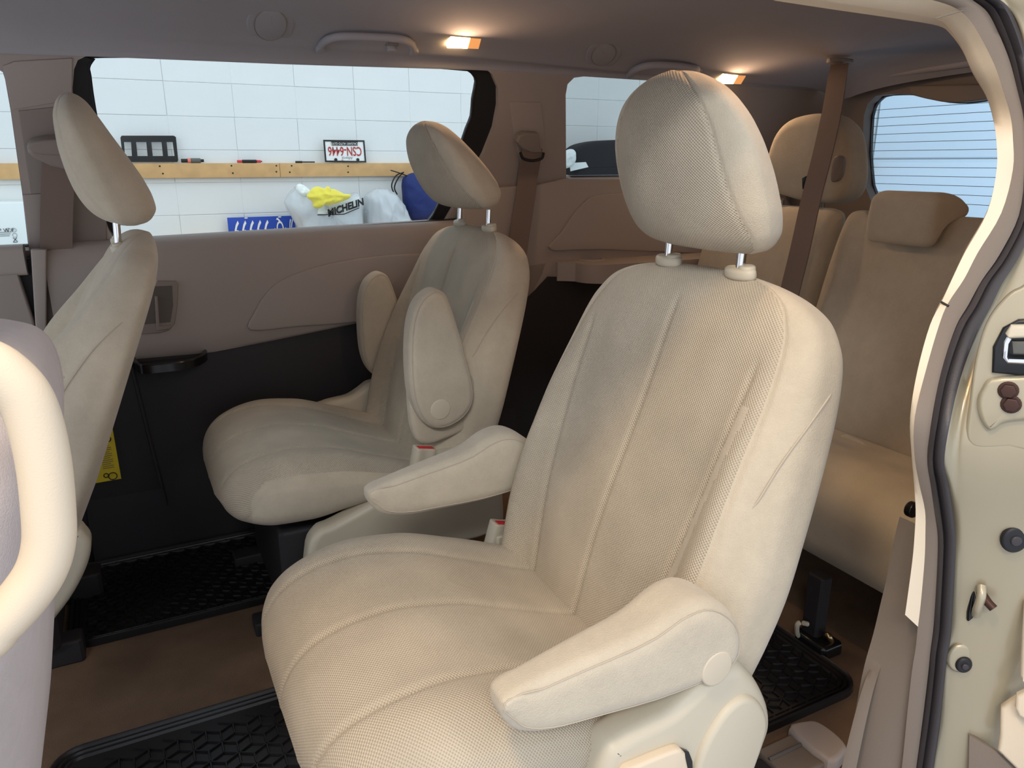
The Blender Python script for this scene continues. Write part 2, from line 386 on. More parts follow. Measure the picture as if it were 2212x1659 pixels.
def backrest(par, X0, yc, z0=.32, sw=1.0, slope=.33, NT=150, NRG=300, hscale=1.0, mats=('knit_fabric', 'suede'), grooves=True, Bs=1.0, wb0=.125):
    t = np.linspace(0, 1, NT); h = -.10+.595*(1-(1-t)**1.6)
    n1 = 3.6; NRG += 1; th = thetas(NRG-1, np.pi/2, .25, .09, n1); c, s = np.cos(th), np.sin(th)
    G = np.zeros((NT, NRG, 3)); FI = np.zeros((NT, NRG), int)
    for i, hh in enumerate(h):
        Wh = PI_(hh, *BW)*sw; k = 1.0
        if hh > .37: k = max(1-((hh-.37)/.1255)**3.4, .0)**.5
        if hh < -.06: k = max(1-((-.06-hh)/.042)**3, .05)**.5
        u = Wh*se(c, n1); sn = se(s, n1)
        x = np.abs(u)/max(Wh, .01)
        B = PI_(hh, [-.1, 0, .1, .25, .36, .43], [.02, .040, .046, .036, .014, 0])*Bs
        wf = -B*np.exp(-((x-.82)/.15)**2)-.012*(1-x**2)*np.exp(-((hh-.12)/.14)**2)
        wb = wb0-.02*max(hh-.1, 0)/.4; wm = .055
        w = np.where(sn < 0, wm+sn*(wm-wf)*k*-1*-1, wm+sn*(wb-wm)*k)
        if grooves:
            g = np.zeros(NRG); fr = sn < -.5
            us = PI_(hh, [-.05, .05, .15, .3, .42], [.12, .14, .158, .172, .178])*sw
            f0 = np.clip((.455-hh)/.03, 0, 1); f1 = np.clip((.40-hh)/.03, 0, 1)
            g += np.where(fr, .0045*f0*np.exp(-(u/.0045)**2)+.0045*f1*np.exp(-((np.abs(u)-us)/.0045)**2), 0)
            ub = .84*Wh
            g += np.where(sn < -.3, .003*np.exp(-((np.abs(u)-ub)/.004)**2), 0)
            w = w+g
        q = np.array([X0, yc, z0])+hh*hscale*np.array([slope, 0, 1.0])
        G[i, :, 0] = q[0]+w*.95; G[i, :, 1] = q[1]+u; G[i, :, 2] = q[2]-w*.31
        FI[i] = np.where((sn < 0) & (np.abs(u) < .84*Wh), 0, 1)
        if grooves: FI[i] = np.where((sn < -.5) & (u < -us-.003) & (u > -us-.024) & (hh < .34), 1, FI[i])
    V, F, uv = ringmesh_open(G, NRG//2); fm = np.concatenate([FI[:-1, :-1].ravel(), [1, 1]])
    for s_ in (-1, 1):                                   # sewn seam on each flank, read off the finished surface
        P = []; OF = []
        for hh in np.linspace(-.05, .43, 46):
            i = int(np.argmin(np.abs(h-hh))); ws = PI_(hh, [.05, .2, .3, .36, .40, .43], [-.012, -.004, .016, .042, .075, .115])
            Wr = (G[i, :, 0]-X0-h[i]*hscale*slope)/.95; k_ = np.where(s_*(G[i, :, 1]-yc) > .6*BWv(h[i], sw))[0]; k_ = k_[np.argsort(Wr[k_])]
            f_ = lambda c_: np.interp(ws, Wr[k_], G[i, k_, c_]); P.append((f_(0), f_(1), f_(2))); dx_ = float(np.clip((ws-.05)/.06, -1.2, 1)); OF.append(np.array([dx_, s_*1.0, 0])/math.hypot(dx_, 1)*.0011)
        P = np.array(P)
        for _ in range(4): P[1:-1] = (P[:-2]+2*P[1:-1]+P[2:])/4
        tube('flank_seam', P+np.array(OF), .0014, 'welt', par, 6)
    return mk('backrest', V, F, list(mats), par, 180, uv=uv, fm=fm)
def cushion(par, xf, yc, dz=0.0, sw=1.0, side=.58, NT=130, NRG=260, mats=('knit_fabric', 'suede'), L=.5):
    t = np.linspace(0, 1, NT); d = L*t**1.7
    n1 = 3.0; NRG += 1; th = thetas(NRG-1, -np.pi/2, .25, .08, n1); c, s = np.cos(th), np.sin(th)
    G = np.zeros((NT, NRG, 3)); FI = np.zeros((NT, NRG), int)
    for i, dd in enumerate(d):
        e = dd/L*.5
        Wd = PI_(e, [0, .003, .012, .035, .08, .14, .25, .35, .42, .5], [.10, .14, .185, .222, .245, .257, .26, .252, .236, .22])*sw
        zt = PI_(e, [0, .003, .012, .03, .06, .10, .14, .22, .32, .42, .5], [.308, .325, .347, .370, .388, .398, .401, .388, .350, .312, .292])
        zb = PI_(e, [0, .01, .04, .1, .16, .24, .34, .42, .5], [.296, .276, .256, .240, .240, .256, .278, .284, .276])
        u = Wd*se(c, n1); sn = se(s, n1); x = np.abs(u)/Wd; zm = .5*(zt+zb)
        B = PI_(e, [0, .04, .12, .25, .5], [0, .004, .012, .016, .012])
        top = zt+B*np.exp(-((x-.80)/.17)**2)-.006*(1-x**2)
        z = np.where(sn > 0, zm+sn*(top-zm), zm+sn*(zm-zb))
        us = PI_(e, [0, .1, .3, .5], [.150, .158, .148, .125])*sw
        z = z-np.where(sn > .4, .0045*np.exp(-(u/.0045)**2)+.0045*np.exp(-((np.abs(u)-us)/.0045)**2), 0)
        # side panel boundary
        zs = PI_(e, [0, .05, .10, .5], [.20, .30, .355, .30])
        sd = (x > .9)
        u = u-np.where(sd & (e > .04), np.sign(u)*.002*np.exp(-((z-zs)/.004)**2), 0)
        G[i, :, 0] = xf+dd-.01*np.where(sn < 0, (-sn)*np.exp(-e/.03), 0)*-1; G[i, :, 1] = yc+u; G[i, :, 2] = z+dz
        FI[i] = np.where((sn < side) & (np.abs(c) > .2) & (e > .050+.06*np.clip((sn+.1)/.84, 0, 1)**3), 1, 0)
    V, F, uv = ringmesh_open(G, NRG//2); fm = np.concatenate([FI[:-1, :-1].ravel(), [0, 0]])
    return mk('seat_cushion', V, F, list(mats), par, 180, uv=uv, fm=fm)
HW = ([0, .006, .015, .03, .06, .10, .13, .16, .185, .20, .213, .221, .225], [.088, .108, .119, .128, .134, .135, .132, .122, .104, .086, .060, .035, .006])
def headrest(par, xp, yc, zb, tilt=0.0, NT=110, NRG=200, s_=1.0, mats=('knit_fabric', 'suede'), pivot=None, zs=1.0):
    hs = .225*(.5-.5*np.cos(np.linspace(0, np.pi, NT)))
    NRG += 1; th = thetas(NRG-1, np.pi/2, .14, .06, 2.7); c, s = np.cos(th), np.sin(th)
    G = np.zeros((NT, NRG, 3)); FI = np.zeros((NT, NRG), int); ct, st = math.cos(tilt), math.sin(tilt)
    for i, h in enumerate(hs):
        Wh = PI_(h, *HW)
        xf = PI_(h, [0, .006, .015, .03, .06, .10, .14, .18, .205, .218, .225], [-.014, -.032, -.047, -.061, -.077, -.089, -.096, -.098, -.093, -.085, -.074])
        xb = PI_(h, [0, .006, .015, .03, .05, .08, .12, .16, .19, .21, .22, .225], [.026, .042, .051, .057, .053, .040, .016, -.010, -.029, -.043, -.055, -.066])
        fr = PI_(h, [0, .02, .05, .10, .16, .225], [.96, .93, .86, .79, .74, .68])
        n1 = np.where(s > 0, 3.6, 2.6); u = Wh*se(c, n1); sn = se(s, n1); xm = xf*.55+xb*.45; x = np.abs(u)/Wh
        xfu = xf+.010*x**3
        w = np.where(sn < 0, xm+(-sn)*(xfu-xm), xm+sn*(xb-xm)); u = u*np.where(w > xm, 1-.15*np.clip((w-xm)/.06, 0, 1), 1)
        g = np.where(sn < 0, .0025*np.exp(-((np.abs(u)-fr*Wh)/.0025)**2), 0); w = w+g; u = u-np.sign(u)*g*.5
        ww, hh = w*s_, h*s_*zs
        X = ww*ct-hh*st*-1*-1; Z = hh*ct+ww*st
        G[i, :, 0] = xp+X; G[i, :, 1] = yc+u*s_; G[i, :, 2] = zb+Z
        FI[i] = np.where((sn < 0) & (np.abs(u) < fr*Wh), 0, 1)
    V, F, uv = ringmesh_open(G, NRG//2); fm = np.concatenate([FI[:-1, :-1].ravel(), [1, 1]])
    return mk('headrest', V, F, list(mats), par, 180, uv=uv, fm=fm)
def posts(par, xp, yc, z0, z1, slope=.06, sp=.08, guides=True):
    for s_ in (-1, 1):
        y = yc+s_*sp
        tube('headrest_post', [(xp-slope*.04, y, z0-.04), (xp, y, z0), (xp+slope*(z1-z0), y, z1)], .0062, 'chrome', par, 16)
        if guides:
            g = slab('post_guide', disc_pts((xp, y, z0+.008), (-.12, 0, 1), .026, 28, .014), (-.12, 0, 1), .016, 'seat_plastic', par, r=.006)
            slab('guide_button', disc_pts((xp+.001, y-.011, z0+.0115), (-.12, 0, 1), .0115, 20, .011), (-.12, 0, 1), .012, 'seat_plastic', g, r=.004)
# armrest outline in the side view, measured in the photograph on the near seat's outer armrest
ARM = px(onY, [(1083, 1532), (1108, 1500), (1250, 1438), (1400, 1375), (1480, 1322), (1540, 1303), (1588, 1325), (1612, 1368), (1605, 1425), (1560, 1470), (1440, 1520), (1300, 1560), (1200, 1586), (1130, 1588), (1095, 1565)], .525)[:, [0, 2]]
def armrest(par, y0, y1, prof, cap, seen, r=.024, dx=0, m='suede', taper=0, dz=0):
    """padded armrest between y0 and y1; cap = pivot centre (x, z), seen = which side carries the pivot disc"""
    p = cr(np.array([(x+dx, y0, z+dz) for x, z in prof]), 6)
    V, F = slab_geo(p, (0, -1, 0), y1-y0, r, 7)
    if taper:
        xa, xb_ = V[:, 0].min(), V[:, 0].max(); k = taper+(1-taper)*np.clip((V[:, 0]-xa)/(xb_-xa)/.8, 0, 1)**.8
        fix = y0 if seen < 0 or cap is None else y1
        V[:, 1] = fix+(V[:, 1]-fix)*k; tf = lambda q: np.column_stack([q[:, 0], fix+(q[:, 1]-fix)*(taper+(1-taper)*np.clip((q[:, 0]-xa)/(xb_-xa)/.8, 0, 1)**.8), q[:, 2]])
    else: tf = lambda q: q
    a = mk('armrest', V, F, m, par, 60)
    # seam welt along the shoulder of the face that shows
    N_ = len(p); ring = V[3*N_:4*N_]; cc_ = ring.mean(0); d_ = ring-cc_; d_[:, 1] = 0
    ring = ring+d_/np.linalg.norm(d_, axis=1, keepdims=True)*.0004+np.array([0, -.0004, 0])
    tube('welt_seam', ring[::2], .0008, 'welt', a, 5, closed=True)
    if cap is not None:
        yy = y0 if seen < 0 else y1
        d = disc_pts((cap[0]+dx, yy+seen*.001, cap[1]), (0, seen, 0), .0215, 36)
        slab('pivot_cap', d, (0, seen, 0), .006, 'cap_plastic', a, r=.0025)
    return a
def buckle(par, o, ang=0.35):
    """seat belt buckle: housing, red button and its stalk"""
    c, s = math.cos(ang), math.sin(ang)
    def P(x, y, z): return np.array(o)+np.array([x*c+z*s, y, -x*s+z*c])
    prof = [P(x, y, .05) for x, y in ((-.020, -.014), (.020, -.014), (.020, .014), (-.020, .014))]
    n = np.array([s, 0, c])
    b = slab('buckle', cr([prof[0], (prof[0]+prof[1])/2, prof[1], prof[2], (prof[2]+prof[3])/2, prof[3]], 4), n, .06, 'seat_plastic', par, r=.003)
    rb = [P(x, y, .0515) for x, y in ((-.016, -.011), (.016, -.011), (.016, .003), (-.016, .003))]
    slab('release_button', rb, n, .006, 'red_button', b, r=.001)
    return b

# ------------------------------------------------------------------ garage
gw = struct(mk('wall_garage', *box_geo((-3.5, 5.455, -.5), (7.0, 5.6, 2.9)), 'mortar', None))
BX0, BZ0, BW_, BH_ = .353, 1.015, .4035, .2045
bl = None; nb = 0
for i in range(-4, 17):
    for j in range(-3, 4):
        x = BX0+i*BW_; z = BZ0+j*BH_
        if bl is None:
            hw, hh, c_ = BW_/2-.0004, BH_/2-.0010, .0028
            V = []
            for (w_, y_) in ((0, .0), (0, -.0045), (c_, -.0065)):
                V += [(-hw+w_, y_, -hh+w_), (hw-w_, y_, -hh+w_), (hw-w_, y_, hh-w_), (-hw+w_, y_, hh-w_)]
            F = [(a+4*k, (a+1) % 4+4*k, (a+1) % 4+4*(k+1), a+4*(k+1)) for k in range(2) for a in range(4)]+[(8, 9, 10, 11)]
            me = bpy.data.meshes.new('block'); me.from_pydata(V, [], F); me.materials.append(MATS['block_paint']); bl = me
        o = bpy.data.objects.new('block', bl)
        link(o, gw, (x+BW_/2+random.uniform(-.0015, .0015), 5.455+random.uniform(0, .0022), z+BH_/2))
        o.rotation_euler = (random.uniform(-.003, .003), random.uniform(-.003, .003), random.uniform(-.002, .002))
struct(mk('wall_garage_rear', *box_geo((7.0, -2.5, -.5), (7.15, 5.6, 2.9)), 'block_paint', None))
gd = struct(mk('door_1', *box_geo((6.93, .3, -.45), (6.99, 5.425, 2.4)), 'door_white', None))
for k in range(4): box('panel', (6.915, .34, -.42+k*.7), (6.93, 5.42, .24+k*.7), 'door_white', gd, ch=.004)
struct(mk('floor_garage', *box_geo((-3.5, -2.5, -.56), (7.0, 5.6, -.46)), 'concrete', None))
# wooden rail on the block wall, its boards and nails
def board(x0, x1, z0, z1, lab, nails):
    t = thing('wooden_rail', lab, 'board', ((x0+x1)/2, 5.40, z0), 'wooden rails on the block wall')
    V, F = box_geo((x0, 5.405, z0), (x1, 5.448, z1), .002); mk('plank', V, F, 'pine', t, 35)
    for (x, z) in nails:
        slab('nail_head', disc_pts((x, 5.4035, z), (0, -1, 0), .0055, 10), (0, -1, 0), .003, 'nail', t)
ZT, ZB = .933, .842
S_ = px(onY, [(600, 370), (610, 370)], 5.405)[:, 0].mean()
nl = px(onY, [(345, 359), (352, 375), (500, 358), (503, 374)], 5.404)
nr_ = px(onY, [(597, 358), (597, 371), (630, 358), (626, 372), (752, 359), (752, 372)], 5.404)
board(-1.6, S_-.001, ZB, ZT, 'pine wall rail on the left of the joint, a black plate frame standing on it', [(p[0], p[2]) for p in nl]+[(p[0], p[2]) for p in nr_[:2]]+[(-.62, .905), (-.6, .86)])
board(S_+.001, 6.9, ZB, ZT, 'pine wall rail on the right of the joint, the white licence plate standing on it', [(p[0], p[2]) for p in nr_[2:]])
board(-1.6, -.40, .385, .475, 'lower pine rail under the white box, seen through the front side window', [(-.5, .43)])
YS = 5.42
def standing(pts, yb=5.385, tilt=.02, z0=.934): return pts
nrmW = (0, -1, 0)
# black plate frame with four openings
fo = px(onY, [(260, 297), (263, 293), (375, 293), (380, 296), (385, 346), (383, 350), (268, 350), (266, 348)], 5.40)
holes = [px(onY, q, 5.40) for q in ([(268, 307), (283, 307), (285, 337), (270, 337)], [(294, 307), (316, 307), (319, 337), (297, 337)], [(327, 307), (349, 307), (352, 337), (330, 337)], [(360, 307), (373, 307), (377, 337), (363, 337)])]
tag(plate('plate_frame', fo, holes, nrmW, .006, 'black_gloss'), 'empty black licence plate frame with four openings on the wooden rail', 'plate frame')
def pen(name, a, b, r, cols, lab, cat='marker'):
    A, B = onY(*a, 5.415), onY(*b, 5.415); t = thing(name, lab, cat, (A+B)/2)
    n = len(cols); A[2] = B[2] = ZT+r
    for k, (c0, c1, m, rr, nm) in enumerate(cols):
        tube(nm, [A+(B-A)*c0, A+(B-A)*(c0*.98+c1*.02), A+(B-A)*(c0*.03+c1*.97), A+(B-A)*c1], [rr*r*.85, rr*r, rr*r, rr*r*.8], m, t, 14)
pen('paint_marker', (391, 345), (440, 344), .0155, [(0, .28, 'ink', .75, 'cap'), (.28, .42, 'pen_orange', .9, 'band'), (.42, .86, 'pen_grey', 1, 'barrel'), (.86, 1, 'ink', .6, 'tip')], 'grey and black marker with orange band lying on the wooden rail')
pen('utility_knife', (512, 347), (566, 346), .011, [(0, .2, 'pen_red', .8, 'end_cap'), (.2, .78, 'ink', 1, 'handle'), (.78, .95, 'pen_red', .8, 'slider'), (.95, 1.0, 'pen_grey', .4, 'blade')], 'red and black utility knife lying on the wooden rail', 'knife')
pen('black_pen', (638, 348), (680, 349), .007, [(0, .35, 'ink', 1, 'cap'), (.35, 1, 'ink', .6, 'barrel')], 'short flat black pen lying left of the white licence plate', 'pen')
# white licence plate, standing upside down in a black frame
pc = px(onY, [(698, 302), (787, 303), (791, 351), (702, 350)], 5.40)
t = thing('licence_plate', 'white licence plate with red characters, upside down in a black frame', 'licence plate', pc.mean(0)*[1, 1, 0]+[0, 0, ZT])
slab('plate_sheet', pc, nrmW, .002, 'plate_white', t)
def inset(p, k): c = p.mean(0); return c+(p-c)*k
hx = pc+0; cc = pc.mean(0); ins = cc+(pc-cc)*[.93, 1, .86]
plate('frame', np.array(pc)+[0, -.004, 0], [ins+[0, -.004, 0]], nrmW, .006, 'black_gloss', t)
ex = pc[1]-pc[0]; ez = pc[0]-pc[3]; ex, ez = ex/np.linalg.norm(ex), ez/np.linalg.norm(ez)
w_ = np.linalg.norm(pc[1]-pc[0]); hgt = np.linalg.norm(pc[0]-pc[3])
bar = np.array([cc-ex*w_*.32+ez*hgt*.44, cc+ex*w_*.33+ez*hgt*.44, cc+ex*w_*.32+ez*hgt*.26, cc-ex*w_*.31+ez*hgt*.26])+[0, -.0045, 0]
slab('frame_banner', bar, nrmW, .003, 'black_gloss', t)
for s_ in (-.24, .30): slab('frame_clip', disc_pts(cc+ex*w_*s_-ez*hgt*.39+np.array([0, -.0045, 0]), nrmW, .011, 14), nrmW, .003, 'black_gloss', t)
text('plate_number', 'CSN-6446', 'plate_red', t, cc+np.array([0, -.003, 0])+ez*.002, -ex, -ez, .085, sx=.66, bold=.001)
text('banner_lettering', 'CALGARY AUTO GUYS', 'plate_white', t, cc+np.array([0, -.008, 0])+ez*hgt*.345, -ex, -ez, .021, sx=.86)
text('region_lettering', 'Alberta', 'ink_grey', t, cc+np.array([0, -.003, 0])-ez*hgt*.31+ex*.015, -ex, -ez, .026, shear=.3)
text('emblem', '*', 'plate_red', t, cc+np.array([0, -.003, 0])-ez*hgt*.36-ex*w_*.08, -ex, -ez, .035)
# lower shelf with the blue plate, the tyre bags, the cloth and the blue bag
tag(box('shelf_board', (3.0, 5.0, .60), (4.6, 5.44, onY(1300, 420, 5.10)[2]-.03), 'pine', ch=.003), 'pine shelf behind the quarter window under the black case', 'shelf')
tag(box('shelf_board', (.2, 5.0, .36), (2.6, 5.44, .395), 'pine', ch=.003), 'low pine shelf board behind the window sill holding the blue plate and bags', 'shelf')
pb = px(onY, [(491, 474), (623, 471), (636, 504), (496, 508)], 5.40); pb[:, 2] = [.585, .585, .397, .397]
pb[:, 0] = [pb[0, 0], pb[0, 0]+.44, pb[0, 0]+.44, pb[0, 0]]
t = thing('number_plate', 'blue number plate with white characters, upside down behind the window sill', 'licence plate', pb.mean(0)*[1, 1, 0]+[0, 0, .397])
slab('plate_sheet', pb, nrmW, .003, 'plate_blue', t, r=.001)
cb = pb.mean(0)
text('plate_number', '99999', 'plate_white', t, cb+np.array([-.066, -.002, .006]), (-1, 0, 0), (0, 0, -1), .205, sx=.47, bold=.002)
text('plate_letter', '\u6caaQ\u00b7', 'plate_white', t, cb+np.array([.142, -.002, .012]), (-1, 0, 0), (0, 0, -1), .165, sx=.40)
for s_ in (-.1, .12): slab('mounting_slot', disc_pts(cb+np.array([s_, -.001, .088]), nrmW, .012, 10, .004), nrmW, .004, 'plate_white', t)
from mathutils import noise as mn
def lump(name, pts, Y0, Y1, m, parent=None, amp=.02, seed=0, freq=(14, 14), ridge=0.0, **kw):
    """a soft bag or cloth: outline in the wall plane, swollen between Y0 (front) and Y1, creased by noise (freq across, freq down)"""
    P = cr(pts, 6); c = P.mean(0); K = 16; rows = []
    for i in range(2*K+1):
        a = math.sin(math.pi/2*(i-K)/K); s_ = max(1-abs(a)**2.4, 0.0)**.45
        q = c+(P-c)*(.02+.98*s_); q[:, 1] = (Y0+Y1)/2+(Y1-Y0)/2*a; rows.append(q)
    V, F = ringmesh(rows); V = V.copy()
    for k, p in enumerate(V):
        n1_ = mn.noise(Vector((p[0]*freq[0]+seed*7.3, p[1]*freq[0]*.6, p[2]*freq[1]))); n2_ = mn.noise(Vector((p[0]*freq[0]*2.3+seed, p[1]*9, p[2]*freq[1]*2.1+3)))
        f_ = n1_*(1-ridge)+(1-2*abs(n1_))*ridge; f_ += .4*n2_
        d_ = p-np.array([c[0], (Y0+Y1)/2, c[2]]); L_ = np.linalg.norm(d_)+1e-6
        V[k] = p+d_/L_*amp*f_*np.array([.35, 1.0, .35])
    return mk(name, V, F, m, parent, 180, **kw)
def onS(pts, Y=5.2): return px(onY, pts, Y)
t = thing('tyre_bag', 'crumpled translucent tyre bag with black lettering under the yellow cloth', 'bag', onY(690, 500, 5.22))
tb = lump('bag_body', onS([(618, 440), (632, 412), (648, 402), (665, 408), (690, 425), (740, 425), (765, 416), (778, 425), (782, 470), (784, 515), (750, 520), (700, 520), (655, 515), (640, 480)], 5.20), 5.06, 5.36, 'bag_film', t, .030, 3, (26, 7), .6)
lump('bag_filling', onS([(670, 440), (720, 432), (760, 428), (772, 470), (774, 512), (740, 515), (670, 505)], 5.22), 5.12, 5.34, 'bag_inner', t, .012, 4, (9, 9))
lump('bag_knot', onS([(640, 402), (650, 398), (668, 410), (672, 424), (655, 424), (643, 414)], 5.12), 5.08, 5.16, 'card_white', t, .012, 5, (30, 30), .5)
ea = onY(790, 432, 5.05)-onY(712, 458, 5.05); ea /= np.linalg.norm(ea); eb = np.cross((0, -1, 0), ea)*1; eb = np.array([-ea[2], 0, ea[0]])
slab('lettering_panel', [onY(686, 462, 5.055), onY(714, 464, 5.055), onY(744, 462, 5.055), onY(778, 446, 5.055), onY(776, 424, 5.055), onY(740, 436, 5.055), onY(690, 440, 5.055)], nrmW, .003, 'card_white', t)
text('lettering', 'MICHELIN', 'ink', t, onY(746, 449, 5.03), ea, eb, .060, sx=.95, bold=.003, shear=.25)
tube('lettering_rule', [onY(686, 464, 5.05), onY(742, 463, 5.05), onY(776, 449, 5.05)], .003, 'ink', t, 6)
t = thing('tyre_bag', 'plain translucent tyre bag standing between lettered bag and blue bag', 'bag', onY(830, 500, 5.24))
lump('bag_body', onS([(792, 440), (797, 420), (815, 409), (840, 411), (862, 430), (880, 462), (892, 500), (860, 512), (815, 515), (796, 510)], 5.22), 5.10, 5.38, 'bag_film', t, .030, 8, (24, 7), .6)
lump('bag_filling', onS([(805, 435), (830, 422), (860, 445), (878, 500), (808, 505)], 5.26), 5.16, 5.36, 'bag_inner', t, .012, 9, (9, 9))
text('size_mark', '9', 'ink_grey', t, onY(792, 460, 5.085), (1, 0, 0), (0, 0, 1), .06)
t = lump('yellow_cloth', onS([(664, 425), (672, 410), (686, 403), (700, 408), (708, 402), (712, 408), (724, 410), (740, 418), (757, 420), (752, 428), (735, 436), (712, 442), (695, 444), (690, 450), (678, 446), (676, 436)], 4.98), 4.92, 5.03, 'yellow_cloth', None, .022, 12, (16, 24), .5)
tag(t, 'crumpled yellow cleaning cloth lying on top of the tyre bag', 'cloth')
t = thing('blue_bag', 'dark blue bag with black straps hanging from the wooden rail', 'bag', onY(890, 470, 5.32))
lump('bag_body', onS([(868, 395), (880, 378), (905, 375), (935, 400), (945, 450), (930, 475), (895, 478), (875, 450)], 5.32), 5.22, 5.40, 'blue_bag', t, .02, 15, (9, 12), .3)
for a in ([(872, 372), (855, 380), (846, 400), (850, 415)], [(872, 372), (860, 385), (852, 405), (858, 420)], [(844, 368), (858, 372), (880, 380)]):
    tube('strap', cr(px(onY, a, 5.30), 5, False), .010, 'ink', t, 8, flat=.4)
# behind the quarter window: black cap, papers, cardboard
t = thing('black_case', 'rounded black soft case standing against the block wall behind quarter window', 'case', onY(1290, 390, 5.2))
slab('case_body', cr([onY(u, v, 5.10) for u, v in ((1243, 372), (1244, 332), (1252, 318), (1272, 309), (1310, 303), (1360, 303), (1400, 312), (1412, 380), (1412, 420), (1250, 420))], 5), nrmW, .2, 'cap_black', t, r=.03, nr=5)
tube('zip_line', cr([onY(u, v, 5.10) for u, v in ((1250, 362), (1300, 360), (1400, 358))], 4, False), .004, 'ink', t, 6)
tag(lump('white_bag', onS([(1212, 340), (1222, 326), (1236, 322), (1242, 332), (1240, 352), (1228, 362), (1214, 360)], 5.03), 4.99, 5.07, 'card_white', None, .012, 21, (24, 24), .5), 'small crumpled white bag beside the black case', 'bag')
tag(slab('folded_paper', px(onY, [(1231, 352), (1266, 350), (1271, 361), (1232, 370)], 5.05), (0, -1, .1), .004, 'card_white'), 'folded white paper lying in front of the black case', 'paper')
# white box with printed marks, seen through the front side window
t = thing('white_box', 'large white carton with small grey print, seen through the front window', 'box', (-.9, 5.3, .477))
V, F = box_geo((-1.5, 5.18, .477), (-.45, 5.44, .72), .004); mk('carton', V, F, 'card_white', t, 35)
b0 = onY(22, 505, 5.176)
text('print_heading', 'TOP W F', 'ink', t, onY(4, 498, 5.176), (1, 0, 0), (0, 0, 1), .03)
for (u, v) in ((19, 497), (30, 497), (32, 508)): 
    tube('print_ring', disc_pts(onY(u, v, 5.177), nrmW, .011, 16), .0011, 'ink_grey', t, 5, closed=True)
for k, v in enumerate((502, 506, 510)): box('print_line', onY(-40, v, 5.1765)+[0, 0, -.0015], onY(25-2*k, v, 5.1790)+[0, 0, .0015], 'ink_grey', t, ch=0)
text('print_symbol', 'X', 'ink', t, onY(33, 518, 5.176), (1, 0, 0), (0, 0, 1), .034)
box('print_bar', onY(28, 523, 5.1765)+[0, 0, -.002], onY(38, 523, 5.1790)+[0, 0, .002], 'ink', t, ch=0)

# ------------------------------------------------------------------ van shell: left side
def pL(x, z, off=0.0): return np.array([x, 2.0-.375*(z-.77), z])+NL*off
h_front = [pL(-1.1, 1.15), pL(-1.1, .75)]
h_front = list(px(onL, [(63, 541), (49, 420), (25, 249), (12, 175), (6, 156), (-8, 147), (-40, 142)]))
h_front = h_front+[pL(-.75, 1.13), pL(-.80, 1.10), pL(-.85, .74)]
h_slide = px(onL, [(158, 240), (157, 190), (160, 150), (168, 130), (185, 122), (300, 120), (600, 124), (800, 131), (1041, 143), (1063, 160), (1076, 190), (1076, 228), (1067, 276), (1045, 332), (1010, 400), (960, 484), (885, 489), (600, 508), (345, 524), (255, 528), (236, 500), (200, 400), (172, 300)])
h_quart = px(onL, [(1222, 205), (1226, 182), (1240, 168), (1262, 165), (1400, 170), (1490, 174), (1512, 180), (1525, 200), (1540, 300), (1548, 360), (1538, 382), (1500, 385), (1240, 388), (1223, 384)])
wl = struct(plate('wall_left', [pL(-1.2, .70), pL(-1.2, 1.24), pL(2.16, 1.24), pL(2.16, .70)], [h_front, h_slide, h_quart], NL, .035, 'trim_plastic'))
gl_s = px(onL, [(195, 165), (192, 145), (203, 128), (225, 122), (600, 124), (800, 135), (995, 150), (1012, 153), (1022, 162), (1028, 178), (1021, 215), (1018, 252), (1007, 280), (985, 345), (955, 425), (925, 479), (885, 481), (600, 500), (345, 515), (262, 520), (240, 420), (205, 235)], -.02)
big = cr(h_slide, 2); cS = big.mean(0); big = cS+(big-cS)*1.05+NL*-.012
wf = struct(plate('window_1', big, [cr(gl_s, 2)], NL, .012, 'rubber'))
struct(slab('glass_pane', cr(gl_s, 2)-NL*.004, NL, .003, 'glass', wf)); 
tube('belt_strip', px(onL, [(255, 523), (345, 516), (600, 501), (885, 482), (985, 474)], .006), .0035, 'rubber', wf, 8)
tube('window_run', cr(gl_s, 3)[::1], .003, 'rubber', wf, 6, closed=True)
cQ = h_quart.mean(0)
wq = struct(plate('window_2', cQ+(cr(h_quart, 2)-cQ)*1.04-NL*.02, [cQ+(cr(h_quart, 2)-cQ)*.985-NL*.02], NL, .008, 'rubber'))
slab('glass_pane', cr(h_quart, 2)-NL*.024, NL, .003, 'glass_tint', wq)
hf = np.array(h_front); cF = hf.mean(0)
w3 = struct(plate('window_3', cF+(hf-cF)*1.04-NL*.02, [cF+(hf-cF)*.99-NL*.02], NL, .008, 'rubber'))
slab('glass_pane', hf-NL*.024, NL, .003, 'glass', w3)
# sliding door panel under the window, a swept profile along the van
XS = np.linspace(-.16, 1.0, 40)
def zd(x): return I(x, [-.2, 0, .16, .30, .53, .75, 1.0], [.49, .488, .485, .498, .523, .56, .61])
def zbelt(x): return .768+.021*(x-.016)
rows = []
for (y, f) in ((2.03, 1.0), (2.0, 1.0), (1.985, .995), (1.968, .965), (1.955, .90), (1.948, .78), (1.946, .5), (1.948, .2), (1.95, .03), (1.955, 0.0), (1.99, -.02)):
    rows.append([(x, y, zd(x)+(zbelt(x)-zd(x))*f) for x in XS])
d2 = struct(mk('door_2', *grid_geo(rows), 'trim_plastic', None, 50))
rows = []
for (y, z) in ((1.985, 1), (1.958, 1), (1.952, .97), (1.945, .7), (1.935, .45), (1.915, .2), (1.905, 0)):
    rows.append([(x, y, zd(x)*z+.002) for x in XS])
mk('lower_panel', *grid_geo(rows), 'black_panel', d2, 50)
